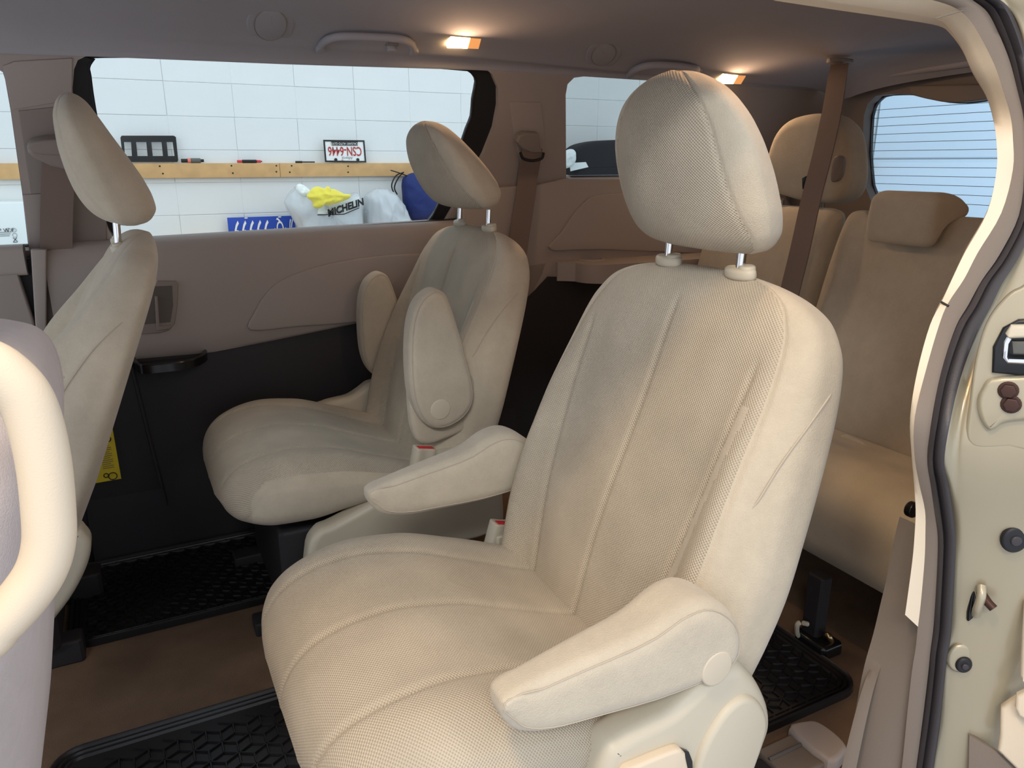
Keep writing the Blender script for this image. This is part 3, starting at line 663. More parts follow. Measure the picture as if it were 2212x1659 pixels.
slab('armrest_swell', px(onY, [(541, 714), (552, 672), (575, 635), (605, 608), (650, 588), (720, 568), (800, 555), (900, 548), (960, 560), (960, 660), (860, 682), (760, 698), (650, 706)], 1.938), nrmW, .012, 'trim_plastic', d2, r=.006, spline=4)
# pull-handle recess
hr = px(onY, [(300, 612), (340, 607), (380, 607), (386, 614), (384, 660), (378, 700), (366, 714), (345, 720), (300, 722)], 1.941)
slab('pull_cup', hr, nrmW, .012, 'trim_plastic_dark', d2, r=.003)
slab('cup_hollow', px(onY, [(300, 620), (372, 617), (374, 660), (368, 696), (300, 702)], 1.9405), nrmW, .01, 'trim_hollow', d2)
slab('pull_bar', px(onY, [(334, 640), (341, 640), (345, 705), (370, 703), (366, 712), (338, 714)], 1.936), nrmW, .014, 'trim_plastic_dark', d2, r=.003)
# black tray on the panel
tr = [onZ(u, v, .492) for u, v in ((300, 752), (360, 743), (420, 745), (446, 757), (438, 769), (405, 781), (350, 788), (300, 790), (285, 770))]
tp = cr(tr, 5); tpc = tp.mean(0)
plate('door_tray', tp, [tpc+(tp-tpc)*.90], (0, 0, 1), .018, 'black_gloss', d2)
slab('tray_floor', tpc+(tp-tpc)*.93-[0, 0, .012], (0, 0, 1), .006, 'black_panel', d2)
tube('tray_rim', tpc+(tp-tpc)*.96, .004, 'black_gloss', d2, 8, closed=True)
# lower B-pillar cover and the step below it
t1 = struct(slab('trim_1', [(x, 1.925, z) for x, z in ((-.60, .50), (-.14, .50), (-.06, .50), (-.02, .48), (-.005, .30), (.02, .06), (.03, 0), (-.60, 0))], nrmW, .05, 'black_panel', None, r=.004))
tube('panel_welt', [(-.018, 1.921, .478), (-.003, 1.921, .30), (.020, 1.921, .06)], .004, 'black_panel', t1, 8)
slab('pillar_foot', px(onY, [(66, 540), (100, 540), (100, 740), (82, 740), (76, 700)], 1.935), nrmW, .03, 'trim_plastic', t1, r=.003)
slab('pillar_lining', px(onY, [(100, 540), (260, 540), (260, 745), (100, 745)], 1.965), nrmW, .03, 'trim_plastic_dark', t1, r=.003)
slab('front_door_panel', [(-1.2, 1.96, .30), (-1.2, 1.96, .755), (-.22, 1.96, .755), (-.20, 1.96, .60), (-.20, 1.96, .30)], nrmW, .04, 'trim_plastic', t1, r=.006)
slab('door_cap', [(-1.2, 1.955, .70), (-1.2, 1.955, .766), (-.195, 1.955, .766), (-.195, 1.955, .70)], nrmW, .05, 'trim_plastic', t1, r=.012)
lab = px(onY, [(196, 916), (240, 908), (262, 1034), (205, 1044)], 1.921)
yl = tag(slab('warning_label', lab, nrmW, .0015, 'yellow_label'), 'yellow printed warning label on black pillar cover behind driver seat', 'label')
lab = lab+np.array([0, -.0008, 0])
def lq(a, b, c, d): 
    f = lambda s_, t_: lab[0]*(1-s_)*(1-t_)+lab[1]*s_*(1-t_)+lab[2]*s_*t_+lab[3]*(1-s_)*t_
    return [f(a, b), f(c, b), f(c, d), f(a, d)]
slab('print_block', lq(.70, .13, .95, .155), nrmW, .0006, 'ink', yl)
for k in range(17): slab('print_line', lq(.35, .20+k*.034+(.03 if k > 4 else 0), .80-.1*(k % 3 == 2), .209+k*.034+(.03 if k > 4 else 0)), nrmW, .0005, 'stitch_dark', yl)
for (a, b, r_) in ((.72, .30, .006), (.70, .93, .009), (.45, .90, .005)):
    p = np.mean(lq(a-.01, b-.01, a+.01, b+.01), 0); tube('print_figure', disc_pts(p, nrmW, r_, 14), .0012, 'ink', yl, 5, closed=True)
box('door_gap_filler', (-1.2, 1.985, .28), (.06, 2.03, .735), 'black_panel', t1, ch=.004)  # black filler added behind the door gap to block outside light
# B-pillar upper trim pieces with the driver's belt
slab('pillar_cap', px(onL, [(6, 143), (30, 133), (156, 126), (156, 215), (112, 224), (27, 237)], .004), NL, .006, 'trim_plastic', wl, r=.002)
slab('pillar_cover', px(onL, [(48, 421), (96, 419), (96, 560), (66, 560)], .004), NL, .006, 'trim_plastic', wl, r=.002)
slab('pillar_panel', px(onL, [(40, 240), (150, 228), (165, 300), (230, 480), (230, 560), (100, 560), (97, 418), (66, 418)], .003), NL, .004, 'trim_plastic_dark', wl, r=.0015)
def belt(name, lab, path, width, wdir, m='belt_web', thick=.0016, grp=None):
    t = thing(name, lab, 'seat belt', path[-1], grp)
    P = cr(path, 6, False); w = np.array(wdir, float); w /= np.linalg.norm(w)
    T = np.gradient(P, axis=0); T /= np.linalg.norm(T, axis=1, keepdims=True)
    N = np.cross(T, w); N /= np.linalg.norm(N, axis=1, keepdims=True)
    rows = [P-w*width/2+N*thick, P+w*width/2+N*thick, P+w*width/2-N*thick, P-w*width/2-N*thick]
    V, F = grid_geo(np.transpose(np.array(rows), (1, 0, 2)), True); mk('webbing', V, F, m, t, 30)
    return t
b1 = belt('seat_belt', 'brown grey seat belt hanging down B-pillar behind the driver headrest', [onL(128, 350, .035), onL(124, 420, .035), onL(122, 500, .034), onL(124, 596, .040), onL(126, 606, .040)], .062, (1, 0, 0))
slab('anchor_shroud', px(onL, [(58, 322), (66, 312), (95, 306), (150, 302), (215, 306), (215, 376), (150, 371), (110, 362), (75, 345), (60, 332)], .05), NL, .046, 'trim_plastic_dark', b1, r=.010)
slab('anchor_lid', px(onL, [(60, 320), (68, 310), (95, 304), (150, 300), (212, 303), (212, 336), (150, 336), (95, 336), (68, 330)], .056), NL, .012, 'trim_plastic_dark', b1, r=.004)
slab('guide_bracket', px(onL, [(86, 574), (92, 570), (95, 583), (140, 588), (155, 584), (155, 600), (135, 602), (95, 600), (88, 592)], .045), NL, .012, 'trim_plastic', b1, r=.003)
tube('tongue_loop', px(onL, [(116, 604), (117, 622), (119, 638)], .045), .003, 'chrome', b1, 8)
# C-pillar: second-row belt
slab('pillar_inset', px(onL, [(1100, 220), (1168, 221), (1178, 300), (1183, 336), (1172, 358), (1128, 356), (1112, 300)], .003), NL, .005, 'trim_plastic', wl, r=.0015)
b2 = belt('seat_belt', 'brown seat belt hanging down C-pillar behind the far second-row seat', [onL(1150, 322, .022), onL(1146, 350, .024), onY(1140, 385, 1.932), onY(1136, 420, 1.922), onY(1124, 500, 1.916), onY(1110, 590, 1.912), onY(1085, 690, 1.908)], .062, (1, 0, 0))
slab('anchor_cover', px(onL, [(1122, 294), (1135, 288), (1165, 290), (1168, 318), (1172, 330), (1150, 332), (1128, 322), (1118, 308)], .03), NL, .026, 'trim_plastic_dark', b2, r=.006)
tube('anchor_loop', cr(px(onL, [(1124, 330), (1130, 342), (1150, 347), (1170, 342), (1174, 330)], .028), 5, False), .004, 'black_panel', b2, 8)
slab('belt_tongue', px(onY, [(1092, 604), (1113, 600), (1116, 606), (1115, 616), (1092, 614)], 1.905), nrmW, .010, 'cream_trim', b2, r=.003)
tube('tongue_plate', px(onY, [(1098, 616), (1100, 645)], 1.905), .004, 'chrome', b2, 8)
# rear quarter trim
t2 = struct(slab('trim_2', px(onY, [(1000, 408), (1060, 405), (1157, 400), (1220, 386), (1560, 386), (1700, 386), (1700, 600), (1300, 604), (1182, 600), (1160, 625), (1128, 655), (1085, 672), (1000, 680)], 1.935), nrmW, .05, 'trim_plastic', None, r=.005))
slab('quarter_pocket', px(onY, [(1112, 578), (1178, 569), (1172, 590), (1150, 632), (1128, 652), (1095, 664), (1080, 664), (1090, 600)], 1.9345), nrmW, .006, 'trim_plastic_dark', t2, r=.001)
slab('quarter_swell', px(onY, [(1190, 540), (1215, 500), (1260, 440), (1320, 418), (1560, 412), (1690, 412), (1690, 540), (1300, 540)], 1.928), nrmW, .01, 'trim_plastic', t2, r=.005, spline=4)
sh = [(1.235, 1.955, .655), (1.215, 1.88, .655), (1.235, 1.82, .655), (1.30, 1.80, .655), (1.9, 1.80, .655), (2.0, 1.955, .655)]
shp = cr([(1.20, 1.95, .655), (1.18, 1.89, .655), (1.20, 1.835, .655), (1.27, 1.81, .655), (1.5, 1.80, .655), (1.8, 1.80, .655), (1.95, 1.83, .655), (2.0, 1.95, .655)], 4)
cuph = onZ(1275, 561, .655)
V1, F1 = plate_geo(shp, [disc_pts(cuph, (0, 0, 1), .040, 28)], (0, 0, 1), .055)
mk('armrest_shelf', V1, F1, 'trim_plastic', t2, 40)
tube('cup_rim', disc_pts(cuph, (0, 0, 1), .041, 28), .005, 'trim_plastic', t2, 8, closed=True)
slab('cup_floor', disc_pts(cuph-[0, 0, .045], (0, 0, 1), .043, 28), (0, 0, 1), .006, 'black_panel', t2)
t3 = struct(slab('trim_3', [onY(1800, 590, 1.928), *px(onY, [(1700, 596), (1300, 600), (1186, 598), (1172, 612), (1156, 630), (1130, 652), (1108, 662), (1086, 669), (980, 676)], 1.928), (.90, 1.928, 0), (2.10, 1.928, 0)], nrmW, .05, 'black_panel', None, r=0))
# floor and carpet
struct(mk('floor', *box_geo((-1.25, .36, -.05), (2.16, 2.05, 0)), 'carpet', None))

# ------------------------------------------------------------------ roof lining
PROF = cr([(1.853, 1.141), (1.850, 1.144), (1.842, 1.153), (1.81, 1.178), (1.76, 1.199), (1.66, 1.222), (1.5, 1.238), (1.21, 1.248), (.92, 1.238), (.78, 1.222), (.68, 1.196), (.63, 1.165), (.605, 1.13), (.60, 1.10)], 5, False)
def ceilz(y, x): return I(-y, -PROF[:, 0], PROF[:, 1])+dzc(y, x)
def dzc(y, x): 
    w = np.clip((1.86-y)/.06, 0, 1)*np.clip((y-.6)/.1, 0, 1)
    return -.022*np.clip((x-.85)/.8, 0, 1)*w
XC = np.concatenate([np.linspace(-1.25, 1.9, 34), [1.96, 2.0, 2.03, 2.06]])
rows = []
for x in XC:
    drop = I(x, [1.9, 1.96, 2.0, 2.03, 2.06], [0, .004, .014, .030, .055])
    dz_l = I(x, [-.2, -.01, .4, .889, 1.287, 2.0], [0, .004, .010, .022, .022, .022])
    rows.append([(x, y, z+dzc(y, x)-drop*np.clip((1.84-y)/.1, 0, 1)+dz_l*np.clip((y-1.80)/.04, 0, 1)) for y, z in PROF])
A = np.array(rows); A2 = A+np.array([0, 0, .03])
ce = struct(mk('ceiling', *grid_geo(A), 'headliner', None, 60))
struct(mk('roof', *grid_geo(A2), 'paint', None, 60))
# ceiling fittings on the left roof rail
def ceilpt(u, v):
    """the point of the roof lining that shows at this pixel"""
    lo, hi = 1.0, 2.05; d = ray(u, v)
    for k in range(400):
        s_ = .6+k*.006; p = CAM+d*s_
        if p[1] > .62 and p[2] >= ceilz(p[1], p[0]): return p
    return p
def ceiln(p, e=.01):
    dzdy = (ceilz(p[1]+e, p[0])-ceilz(p[1]-e, p[0]))/(2*e); dzdx = (ceilz(p[1], p[0]+e)-ceilz(p[1], p[0]-e))/(2*e)
    n = np.array([dzdx, dzdy, -1.0]); return n/np.linalg.norm(n)
def lamp(corners, split, label, power):
    c = ceilpt(*np.mean(corners, 0)); n = ceiln(c); n = n*.6+np.array([0, -.55, -.5])*.4; n /= np.linalg.norm(n)
    pl = c+n*.006; Q = px(onP, corners, n, pl)
    t = thing('dome_light', label, 'ceiling light', Q.mean(0), 'dome lights on the roof lining')
    a, b = Q[0]+(Q[3]-Q[0])*split, Q[1]+(Q[2]-Q[1])*split
    slab('lit_lens', [Q[0], Q[1], b, a], n, .008, 'lens_lit', t, r=.0015)
    slab('amber_lens', [a, b, Q[2], Q[3]], n, .008, 'lens_amber', t, r=.0015)
    l = bpy.data.lights.new('dome_bulb', 'AREA'); l.shape = 'DISK'; l.size = .028; l.energy = power; l.color = WARM
    o = bpy.data.objects.new('dome_bulb', l); COL.objects.link(o); o.parent = t; ORG[o.name] = ORG[t.name]
    o.location = Vector((Q[0]+Q[1]+a+b)/4+n*.014-ORG[t.name]); o.rotation_euler = Vector((0, -.80, -.60)).to_track_quat('-Z', 'Y').to_euler()
    return t, Q, n
PW = .52
L1, Q1, n1 = lamp([(966, 104), (975, 72), (1042, 77), (1034, 106)], .64, 'lit dome light between assist grip and rear round cover, above the C-pillar', PW)
L2, Q2, n2 = lamp([(1549, 181), (1565, 152), (1616, 157), (1601, 182)], .66, 'lit dome light above the near headrest, towards the tailgate', PW)
for src, q, n_, lb in ((L1, Q1, n1, 'lit dome light on the roof lining above the open side door'), (L2, Q2, n2, 'lit dome light over the right third-row place')):
    c = copy_tree(src, None, (0, 2.42-2*q.mean(0)[1], 0)); c['label'] = lb
    for ch in c.children:
        if ch.type == 'LIGHT': ch.location.y = -ch.location.y; ch.rotation_euler = Vector((0, .80, -.60)).to_track_quat('-Z', 'Y').to_euler()
        elif ch.type == 'MESH': ch.scale = (1, -1, 1)
        if ch.type == 'LIGHT' and src is L2: ch.data = ch.data.copy(); ch.data.energy *= .3
def cover(c_, rx, ry, rot, label):
    c = ceilpt(*c_); n = ceiln(c)
    t = thing('round_cover', label, 'cover', c, 'round covers on the roof lining')
    def ring(k):
        return px(onP, [(c_[0]+k*(rx*math.cos(a)*math.cos(rot)-ry*math.sin(a)*math.sin(rot)), c_[1]+k*(rx*math.cos(a)*math.sin(rot)+ry*math.sin(a)*math.cos(rot))) for a in np.linspace(0, 2*np.pi, 40, endpoint=False)], n, c+n*.004)
    slab('rim', ring(1.5), n, .006, 'headliner', t, r=.004)
    slab('disc', ring(1.0)+n*.002, n, .006, 'headliner', t, r=.002)
    tube('edge_groove', ring(1.0)+n*.0012, .0012, 'trim_plastic_dark', t, 6, closed=True)
    tube('clip_mark', [ring(.1)[0]+n*.002, ring(.55)[30]+n*.002], .0008, 'headliner', t, 5)
cover((584, 52), 35, 34, 0, 'round cover on the roof lining left of the assist grip over sliding window')
cover((1304, 117), 28, 21, -.55, 'round cover on the roof lining between dome light and near headrest')
def grip(path, rad, base, label, hook):
    pts = [ceilpt(u, v) for u, v in path]; n = ceiln(pts[2])
    offs = [.002, .008, .013, .015, .015, .013, .008, .002]
    P = cr([p+n*o_ for p, o_ in zip(pts, offs)], 6, False)
    t = thing('assist_grip', label, 'grab handle', pts[3], 'assist grips on the roof lining')
    tube('grip_bar', P, rad, 'headliner', t, 12, flat=1.0)
    for k in (0, -1): slab('mount_cap', disc_pts(pts[k]+n*.010, n, .016, 20, .011), n, .012, 'headliner', t, r=.004)
    if hook:
        h = ceilpt(*hook); slab('coat_hook', disc_pts(h+n*.016, n, .008, 16, .012), n, .016, 'headliner', t, r=.003)
        box('hook_well', h+[-.014, -.012, -.004], h+[.014, .004, .004], 'trim_plastic_dark', t, ch=.002)
grip([(692, 102), (697, 85), (712, 70), (745, 63), (830, 66), (870, 73), (888, 88), (893, 108)], .0085, None, 'folded assist grip above the sliding door window', (845, 96))
grip([(1362, 158), (1368, 146), (1385, 134), (1410, 128), (1460, 130), (1490, 136), (1503, 142), (1506, 150)], .0095, None, 'folded assist grip above the rear quarter window', None)

# ------------------------------------------------------------------ tailgate
XR = 2.12
hw_ = px(onX, [(1868, 400), (1862, 330), (1866, 250), (1874, 224), (1892, 207), (1925, 203), (1965, 204), (2000, 213), (2035, 220), (2070, 221), (2110, 217), (2145, 212), (2230, 212), (2310, 225), (2330, 300), (2335, 470), (2320, 520), (2250, 512), (2120, 494), (1990, 480), (1925, 470), (1902, 460), (1882, 436)], XR)
NB = (-1, 0, 0)
wr = struct(plate('wall_rear', [(XR, .42, 0), (XR, .42, 1.16), (XR, .62, 1.25), (XR, 1.82, 1.25), (XR, 1.99, 1.10), (XR, 1.99, 0)], [hw_], NB, .05, 'trim_plastic_dark'))
cR = hw_.mean(0); hs_ = cr(hw_, 2)
w4 = struct(plate('window_4', cR+(hs_-cR)*1.03+[.035, 0, 0], [cR+(hs_-cR)*.985+[.035, 0, 0]], NB, .01, 'rubber'))
slab('glass_pane', hs_+np.array([.042, 0, 0]), NB, .003, 'glass_rear', w4)
for k in range(15):
    z0 = onX(1890, 238+k*17.6, XR+.038)[2]
    if z0 < .80: break
    tube('heater_line', [(XR+.038, .70, z0), (XR+.038, 1.72, z0)], .0008, 'heater_line', w4, 5)
t4 = struct(slab('trim_4', [(2.03, 1.80, 1.19), (2.03, 1.70, 1.205), (2.03, 1.21, 1.215), (2.03, .75, 1.20), (2.03, .75, 1.17), (2.03, 1.21, 1.182), (2.03, 1.70, 1.172), (2.03, 1.80, 1.165)], NB, .09, 'headliner', None, r=.010))
lobe = px(onX, [(1965, 185), (1966, 203), (2000, 213), (2035, 220), (2070, 221), (2110, 217), (2145, 211), (2190, 205), (2190, 180)], XR-.03)
slab('brake_light_cover', lobe, NB, .03, 'trim_plastic_dark', t4, r=.004)

# ------------------------------------------------------------------ right door opening: trim, seal, painted jamb
RW = [((1640, -22), (1780, -52), (1860, -66), (1930, -80)), ((1779, 0), (1930, -22), (2000, -32), (2070, -48)), ((1931, 23), (2014, 0), (2075, -16), (2125, -22)), ((2019, 39), (2061, 16), (2100, 2), (2144, 0)), ((2047, 58), (2092, 40), (2128, 25), (2168, 18)), ((2075, 97), (2118, 80), (2150, 68), (2186, 50)), ((2098, 148), (2148, 140), (2174, 130), (2202, 105)), ((2128, 199), (2168, 200), (2190, 195), (2214, 180)), ((2144, 250), (2183, 252), (2203, 250), (2228, 245)), ((2152, 300), (2188, 300), (2206, 300), (2235, 300)), ((2153, 366), (2188, 366), (2205, 368), (2236, 372)), ((2133, 457), (2163, 460), (2195, 465), (2226, 470)), ((2085, 544), (2112, 546), (2155, 550), (2186, 556)), ((2058, 600), (2083, 602), (2115, 604), (2156, 608)), ((2034, 652), (2048, 655), (2087, 657), (2131, 660)), ((2009, 702), (2028, 704), (2057, 706), (2105, 710)), ((1982, 800), (2000, 800), (2025, 802), (2068, 806)), ((1966, 900), (1976, 901), (2006, 903), (2042, 906)), ((1969, 980), (1975, 980), (1996, 982), (2031, 985)), ((1974, 1040), (1985, 1042), (2004, 1044), (2044, 1046)), ((1978, 1100), (1998, 1102), (2013, 1104), (2054, 1106)), ((1976, 1150), (1999, 1152), (2019, 1153), (2057, 1155)), ((1971, 1210), (1997, 1212), (2018, 1213), (2055, 1214)), ((1959, 1300), (1989, 1303), (2013, 1305), (2051, 1306)), ((1955, 1328), (1983, 1354), (2010, 1356), (2047, 1357))]
RL = [((1983, 1354), (2010, 1356), (2047, 1357)), ((1978, 1400), (2004, 1400), (2039, 1402)), ((1970, 1450), (2000, 1450), (2033, 1452)), ((1959, 1550), (1988, 1550), (2024, 1552)), ((1948, 1659), (1973, 1659), (2008, 1660)), ((1930, 1800), (1955, 1800), (1990, 1800))]
colA = cr(np.array([onR(*r[0], .011+.022*float(np.clip((330-r[0][1])/100, 0, 1))) for r in RW]), 4, False); colB = cr(px(onR, [r[1] for r in RW], .004), 4, False)
BL_ = [r[1] for r in RW]+[r[0] for r in RL[1:]]; CL_ = [r[2] for r in RW]+[r[1] for r in RL[1:]]; DL_ = [r[3] for r in RW]+[r[2] for r in RL[1:]]
colB2 = cr(px(onR, BL_, .004), 4, False); colC = cr(px(onR, CL_, .0), 4, False); colD = cr(px(onR, DL_, -.004), 4, False)
back = colA+np.array([.05, .03, 0])
mid = (colA+colB)/2
t5 = struct(mk('trim_5', *grid_geo([back, colA+[.012, .006, 0], colA, mid, colB]), 'cream_trim', None, 60))
sj = onR(2040, 650, .017)
tube('trim_joint', [onR(2033, 652, .0095), onR(2049, 661, .002)], .0012, 'ink', t5, 5)
tube('trim_joint', [onR(2020, 40, .0095), onR(2080, 23, .002)], .0008, 'stitch_dark', t5, 5)
gs = [colB2+[.012, .006, 0], colB2, colB2*.6+colC*.4+np.array([0, -.006, 0]), colB2*.2+colC*.8+np.array([0, -.006, 0]), colC+[0, .006, 0]]
mk('inner_seal', *grid_geo(gs), 'grey_trim', t5, 70)
def arcrow(t_, h): return colC*(1-t_)+colD*t_+np.array([-h*.6, -h, 0])
ss = [arcrow(0.0, -.004), arcrow(.03, .006), arcrow(.14, .011), arcrow(.24, .009), arcrow(.30, .003), arcrow(.36, .009), arcrow(.5, .015), arcrow(.68, .016), arcrow(.84, .010), arcrow(.96, .0), arcrow(1.0, -.008)]
mk('door_seal', *grid_geo(ss), 'seal_rubber', t5, 70)
# painted body jamb behind the seal
NJ = np.array([-.55, -.83, 0]); NJ /= np.linalg.norm(NJ)
N1 = np.array([-.86, -.50, .06]); N1 /= np.linalg.norm(N1); N2 = np.array([-.30, -.92, .24]); N2 /= np.linalg.norm(N2)
_dv = np.array([p[1] for p in DL_[3:]], float); _du = np.array([p[0] for p in DL_[3:]], float)
def bend(v): return I(v, [0, 1080, 1200, 1280, 1400, 1500, 1659, 1800], [2400, 2400, 2260, 2215, 2175, 2140, 2105, 2090])
def onJ(u, v, off=0.0):
    """the painted jamb: a forward-facing flange beside the seal that bends into an outward-facing panel"""
    us_ = float(np.interp(v, _dv, _du)); p0 = onR(us_, v, -.004); ub = max(bend(v), us_+8)
    q = onP(min(u, ub), v, N1, p0)
    if u > ub: q = onP(u, v, N2, q)
    return q+NJ*off
du = [0, 8, 20, 34, 50, 68, 88, 110, 134, 160, 190, 230, 290, 380]
jr = []
for k in range(2, len(DL_)):
    u, v = DL_[k]; base = onR(u, v, -.004)
    row = []
    for j, d_ in enumerate(du):
        row.append(onJ(u+d_, v) if d_ else base+[.004, .006, 0])
    jr.append(row)
J = np.array(jr)
J = np.stack([cr(J[:, j], 4, False) for j in range(J.shape[1])], 1)
J[:, 2:-1] = (J[:, 1:-2]+2*J[:, 2:-1]+J[:, 3:])/4
for _ in range(40): J[1:-1, 2:] = (J[:-2, 2:]+2*J[1:-1, 2:]+J[2:, 2:])/4
J = np.stack([cr(J[i], 3, False) for i in range(J.shape[0])], 0)
t6 = struct(mk('trim_6', *grid_geo(J), 'paint', None, 80))
nj = NJ
LATCH = onJ(2175, 860)
def jslab(nm, pts, T, m, off, r=.002, par=None, spline=0, c=None):
    vis = [(min(u, 2212), min(v, 1659)) for u, v in pts]; uc, vc = np.mean([u for u, v in vis]), np.mean([v for u, v in vis])
    c = LATCH if c is not None else onP(uc, vc, N1, onJ(min(uc, bend(vc)), vc)); P = px(onP, pts, N1, c+N1*off)
    return slab(nm, P, N1, T, m, par or t6, r=r, spline=spline)
jslab('pressed_step', [(2300, 600), (2205, 622), (2165, 650), (2130, 700), (2106, 780), (2092, 880), (2086, 935), (2094, 958), (2118, 968), (2180, 966), (2300, 958)], .02, 'paint', .003, .003, spline=4, c=1)
jslab('latch_pad', [(2142, 818), (2122, 838), (2110, 866), (2114, 900), (2133, 930), (2152, 926), (2172, 914), (2230, 908), (2300, 906), (2300, 812), (2220, 812)], .02, 'paint', .010, .005, spline=3, c=1)
jslab('latch_housing_shade', [(2142, 806), (2144, 750), (2166, 708), (2200, 690), (2300, 686), (2300, 810), (2200, 812)], .02, 'black_gloss', .008, .003, c=1)  # black housing drawn oversize, its colour standing in for the recess's shadow
jslab('latch_cap', [(2172, 722), (2184, 704), (2290, 702), (2290, 728), (2178, 732)], .016, 'seat_plastic', .020, .003, c=1)
jslab('latch_bar', [(2186, 738), (2290, 738), (2290, 768), (2188, 766)], .012, 'pen_grey', .018, .002, c=1)
LP = lambda u, v, o_: onP(u, v, N1, LATCH+N1*o_)
tube('latch_loop', [LP(2180, 730, .022), LP(2173, 742, .022), LP(2170, 772, .022), LP(2178, 780, .022), LP(2290, 784, .022)], .0022, 'chrome', t6, 8)
for (u, v) in ((2178, 846), (2184, 876)):
    p = LP(u, v, .0165); bh = slab('bolt_head', disc_pts(p, N1, .0068, 6), N1, .006, 'bolt', t6, r=.0012)
    slab('bolt_washer', disc_pts(p-N1*.004, N1, .0085, 18), N1, .003, 'bolt', bh, r=.001)
for (u, v, r_) in ((2188, 1162, .0125), (2079, 1432, .0085)):
    p = onJ(u, v, .006); g = slab('grommet', disc_pts(p, NJ, r_, 24, r_*1.15), NJ, .008, 'rubber', t6, r=.003)
    slab('grommet_plug', disc_pts(p+NJ*.002, NJ, r_*.42, 16), NJ, .006, 'seal_rubber', g, r=.001)
slab('dimple_ring', disc_pts(onJ(2074, 1420, .003), NJ, .014, 24, .018), NJ, .006, 'paint', t6, r=.004)
p = onJ(2110, 1300, .002)
slab('striker_pocket', px(onJ, [(2118, 1258), (2100, 1275), (2086, 1320), (2085, 1335), (2098, 1332), (2112, 1312), (2124, 1290), (2124, 1266)], .0015), NJ, .006, 'black_gloss', t6, r=.002)
tube('striker_pin', [onJ(2118, 1278, .0), onJ(2122, 1288, .012), onJ(2130, 1296, .016)], .0045, 'bolt', t6, 10)
tube('striker_loop', cr([onJ(2117, 1262, .003), onJ(2108, 1275, .012), onJ(2100, 1300, .012), onJ(2104, 1322, .004)], 5, False), .0045, 'paint', t6, 10)
# well at the foot of the jamb with the cream guide-rail box
slab('rail_well', px(onJ, [(2093, 1570), (2100, 1556), (2160, 1524), (2300, 1460), (2300, 1700), (2150, 1622), (2100, 1590)], .002), NJ, .004, 'black_gloss', t6, r=.001)
jslab('rail_box', [(2162, 1530), (2180, 1518), (2300, 1440), (2300, 1760), (2212, 1680), (2155, 1622), (2160, 1590)], .012, 'cream_trim', .014, .004)
jslab('rail_box_cap', [(2196, 1502), (2300, 1452), (2300, 1600), (2250, 1580), (2200, 1548), (2192, 1530)], .010, 'cream_trim', .024, .004)
slab('box_screw', disc_pts(onJ(2206, 1530, .026), NJ, .006, 18, .009), NJ, .004, 'nail', t6, r=.001)
jslab('jamb_corner', [(2212, 1300), (2300, 1250), (2300, 1430), (2215, 1478), (2203, 1460)], .010, 'cream_trim', .012, .004)
jslab('sill_plate', [(2092, 1588), (2150, 1622), (2215, 1682), (2215, 1800), (2088, 1800)], .006, 'grey_trim', .010, .002)
# fabric-like scuff panel at the foot of the pillar, edge towards the cabin
EE = [(1994, 1140), (1976, 1180), (1960, 1226), (1943, 1280), (1929, 1321), (1900, 1397), (1861, 1493), (1818, 1659), (1790, 1800)]
BB = [(2000, 1140), (1999, 1180), (1996, 1226), (1990, 1290), (1984, 1330), (1978, 1400), (1966, 1493), (1948, 1659), (1930, 1800)]
cE = cr(px(onY, EE, .475), 5, False); cB = cr(px(onY, BB, .428), 5, False)
def bl_(t_, d_): return cE*(1-t_)+cB*t_+np.array([0, d_, 0])
wR = np.array([[2.12, .44, z] for z in cE[:, 2]])
t7 = struct(mk('trim_7', *grid_geo([bl_(0, .014)+[.06, 0, 0], bl_(0, .002)+[.004, 0, 0], bl_(0, 0), bl_(.04, -.003), bl_(.25, .0), bl_(.40, .012), bl_(.48, .030), bl_(.56, .022), bl_(.66, .004), bl_(.85, .0), bl_(1, 0)]), 'grey_trim', None, 60))
# right cabin side behind the pillar
ai = colA[12:]
zt_ = ai[0][2]
wra = np.array([[2.12, .47+.30*max(p[2]-.7, 0), p[2]+max(p[2]-.9, 0)/(zt_-.9)*(1.17-zt_)] for p in ai])
wrr = struct(mk('wall_right', *grid_geo([ai+[.05, .03, 0], wra]), 'trim_plastic', None))
mk('lower_side', *grid_geo([cE+[.06, .014, 0], np.array([[2.12, .5, p[2]] for p in cE])]), 'trim_plastic', wrr)
# front pillar on the right with the assist handle that fills the left edge of the view
t8 = struct(slab('trim_8', cr([(-.27, .42, -.12), (-.16, .42, -.12), (-.145, .42, .2), (-.145, .42, .5), (-.165, .42, .8), (-.21, .42, 1.13), (-.30, .42, 1.13), (-.30, .42, .8), (-.29, .42, .5), (-.29, .42, .2)], 5), nrmW, .10, 'cream_trim', None, r=.02, nr=5))
tube('door_seal', cr([(-.155, .415, -.12), (-.140, .415, .2), (-.140, .415, .5), (-.160, .415, .8), (-.206, .415, 1.12)], 6, False), .009, 'seal_rubber', t8, 10)
gh = thing('grab_handle', 'thick cream grab handle curving in front of the grey passenger seat', 'grab handle', onY(100, 1100, .46))
P = cr([(-.17, .46, onY(-220, 752, .46)[2]), onY(-100, 766, .46), onY(-45, 781, .46), onY(0, 803, .46), onY(48, 850, .46), onY(75, 910, .46), onY(95, 1000, .46), onY(105, 1100, .46), onY(106, 1170, .46), onY(90, 1230, .46), onY(52, 1288, .46), onY(0, 1345, .46), onY(-70, 1405, .46), (-.17, .46, onY(-230, 1500, .46)[2])], 8, False)
tube('handle_bar', P, .0135, 'cream_trim', gh, 24, flat=1.0)
for k in (0, -1): slab('handle_foot', disc_pts(P[k]+[.02, 0, 0], (1, 0, 0), .02, 24), (1, 0, 0), .02, 'cream_trim', gh, r=.006)

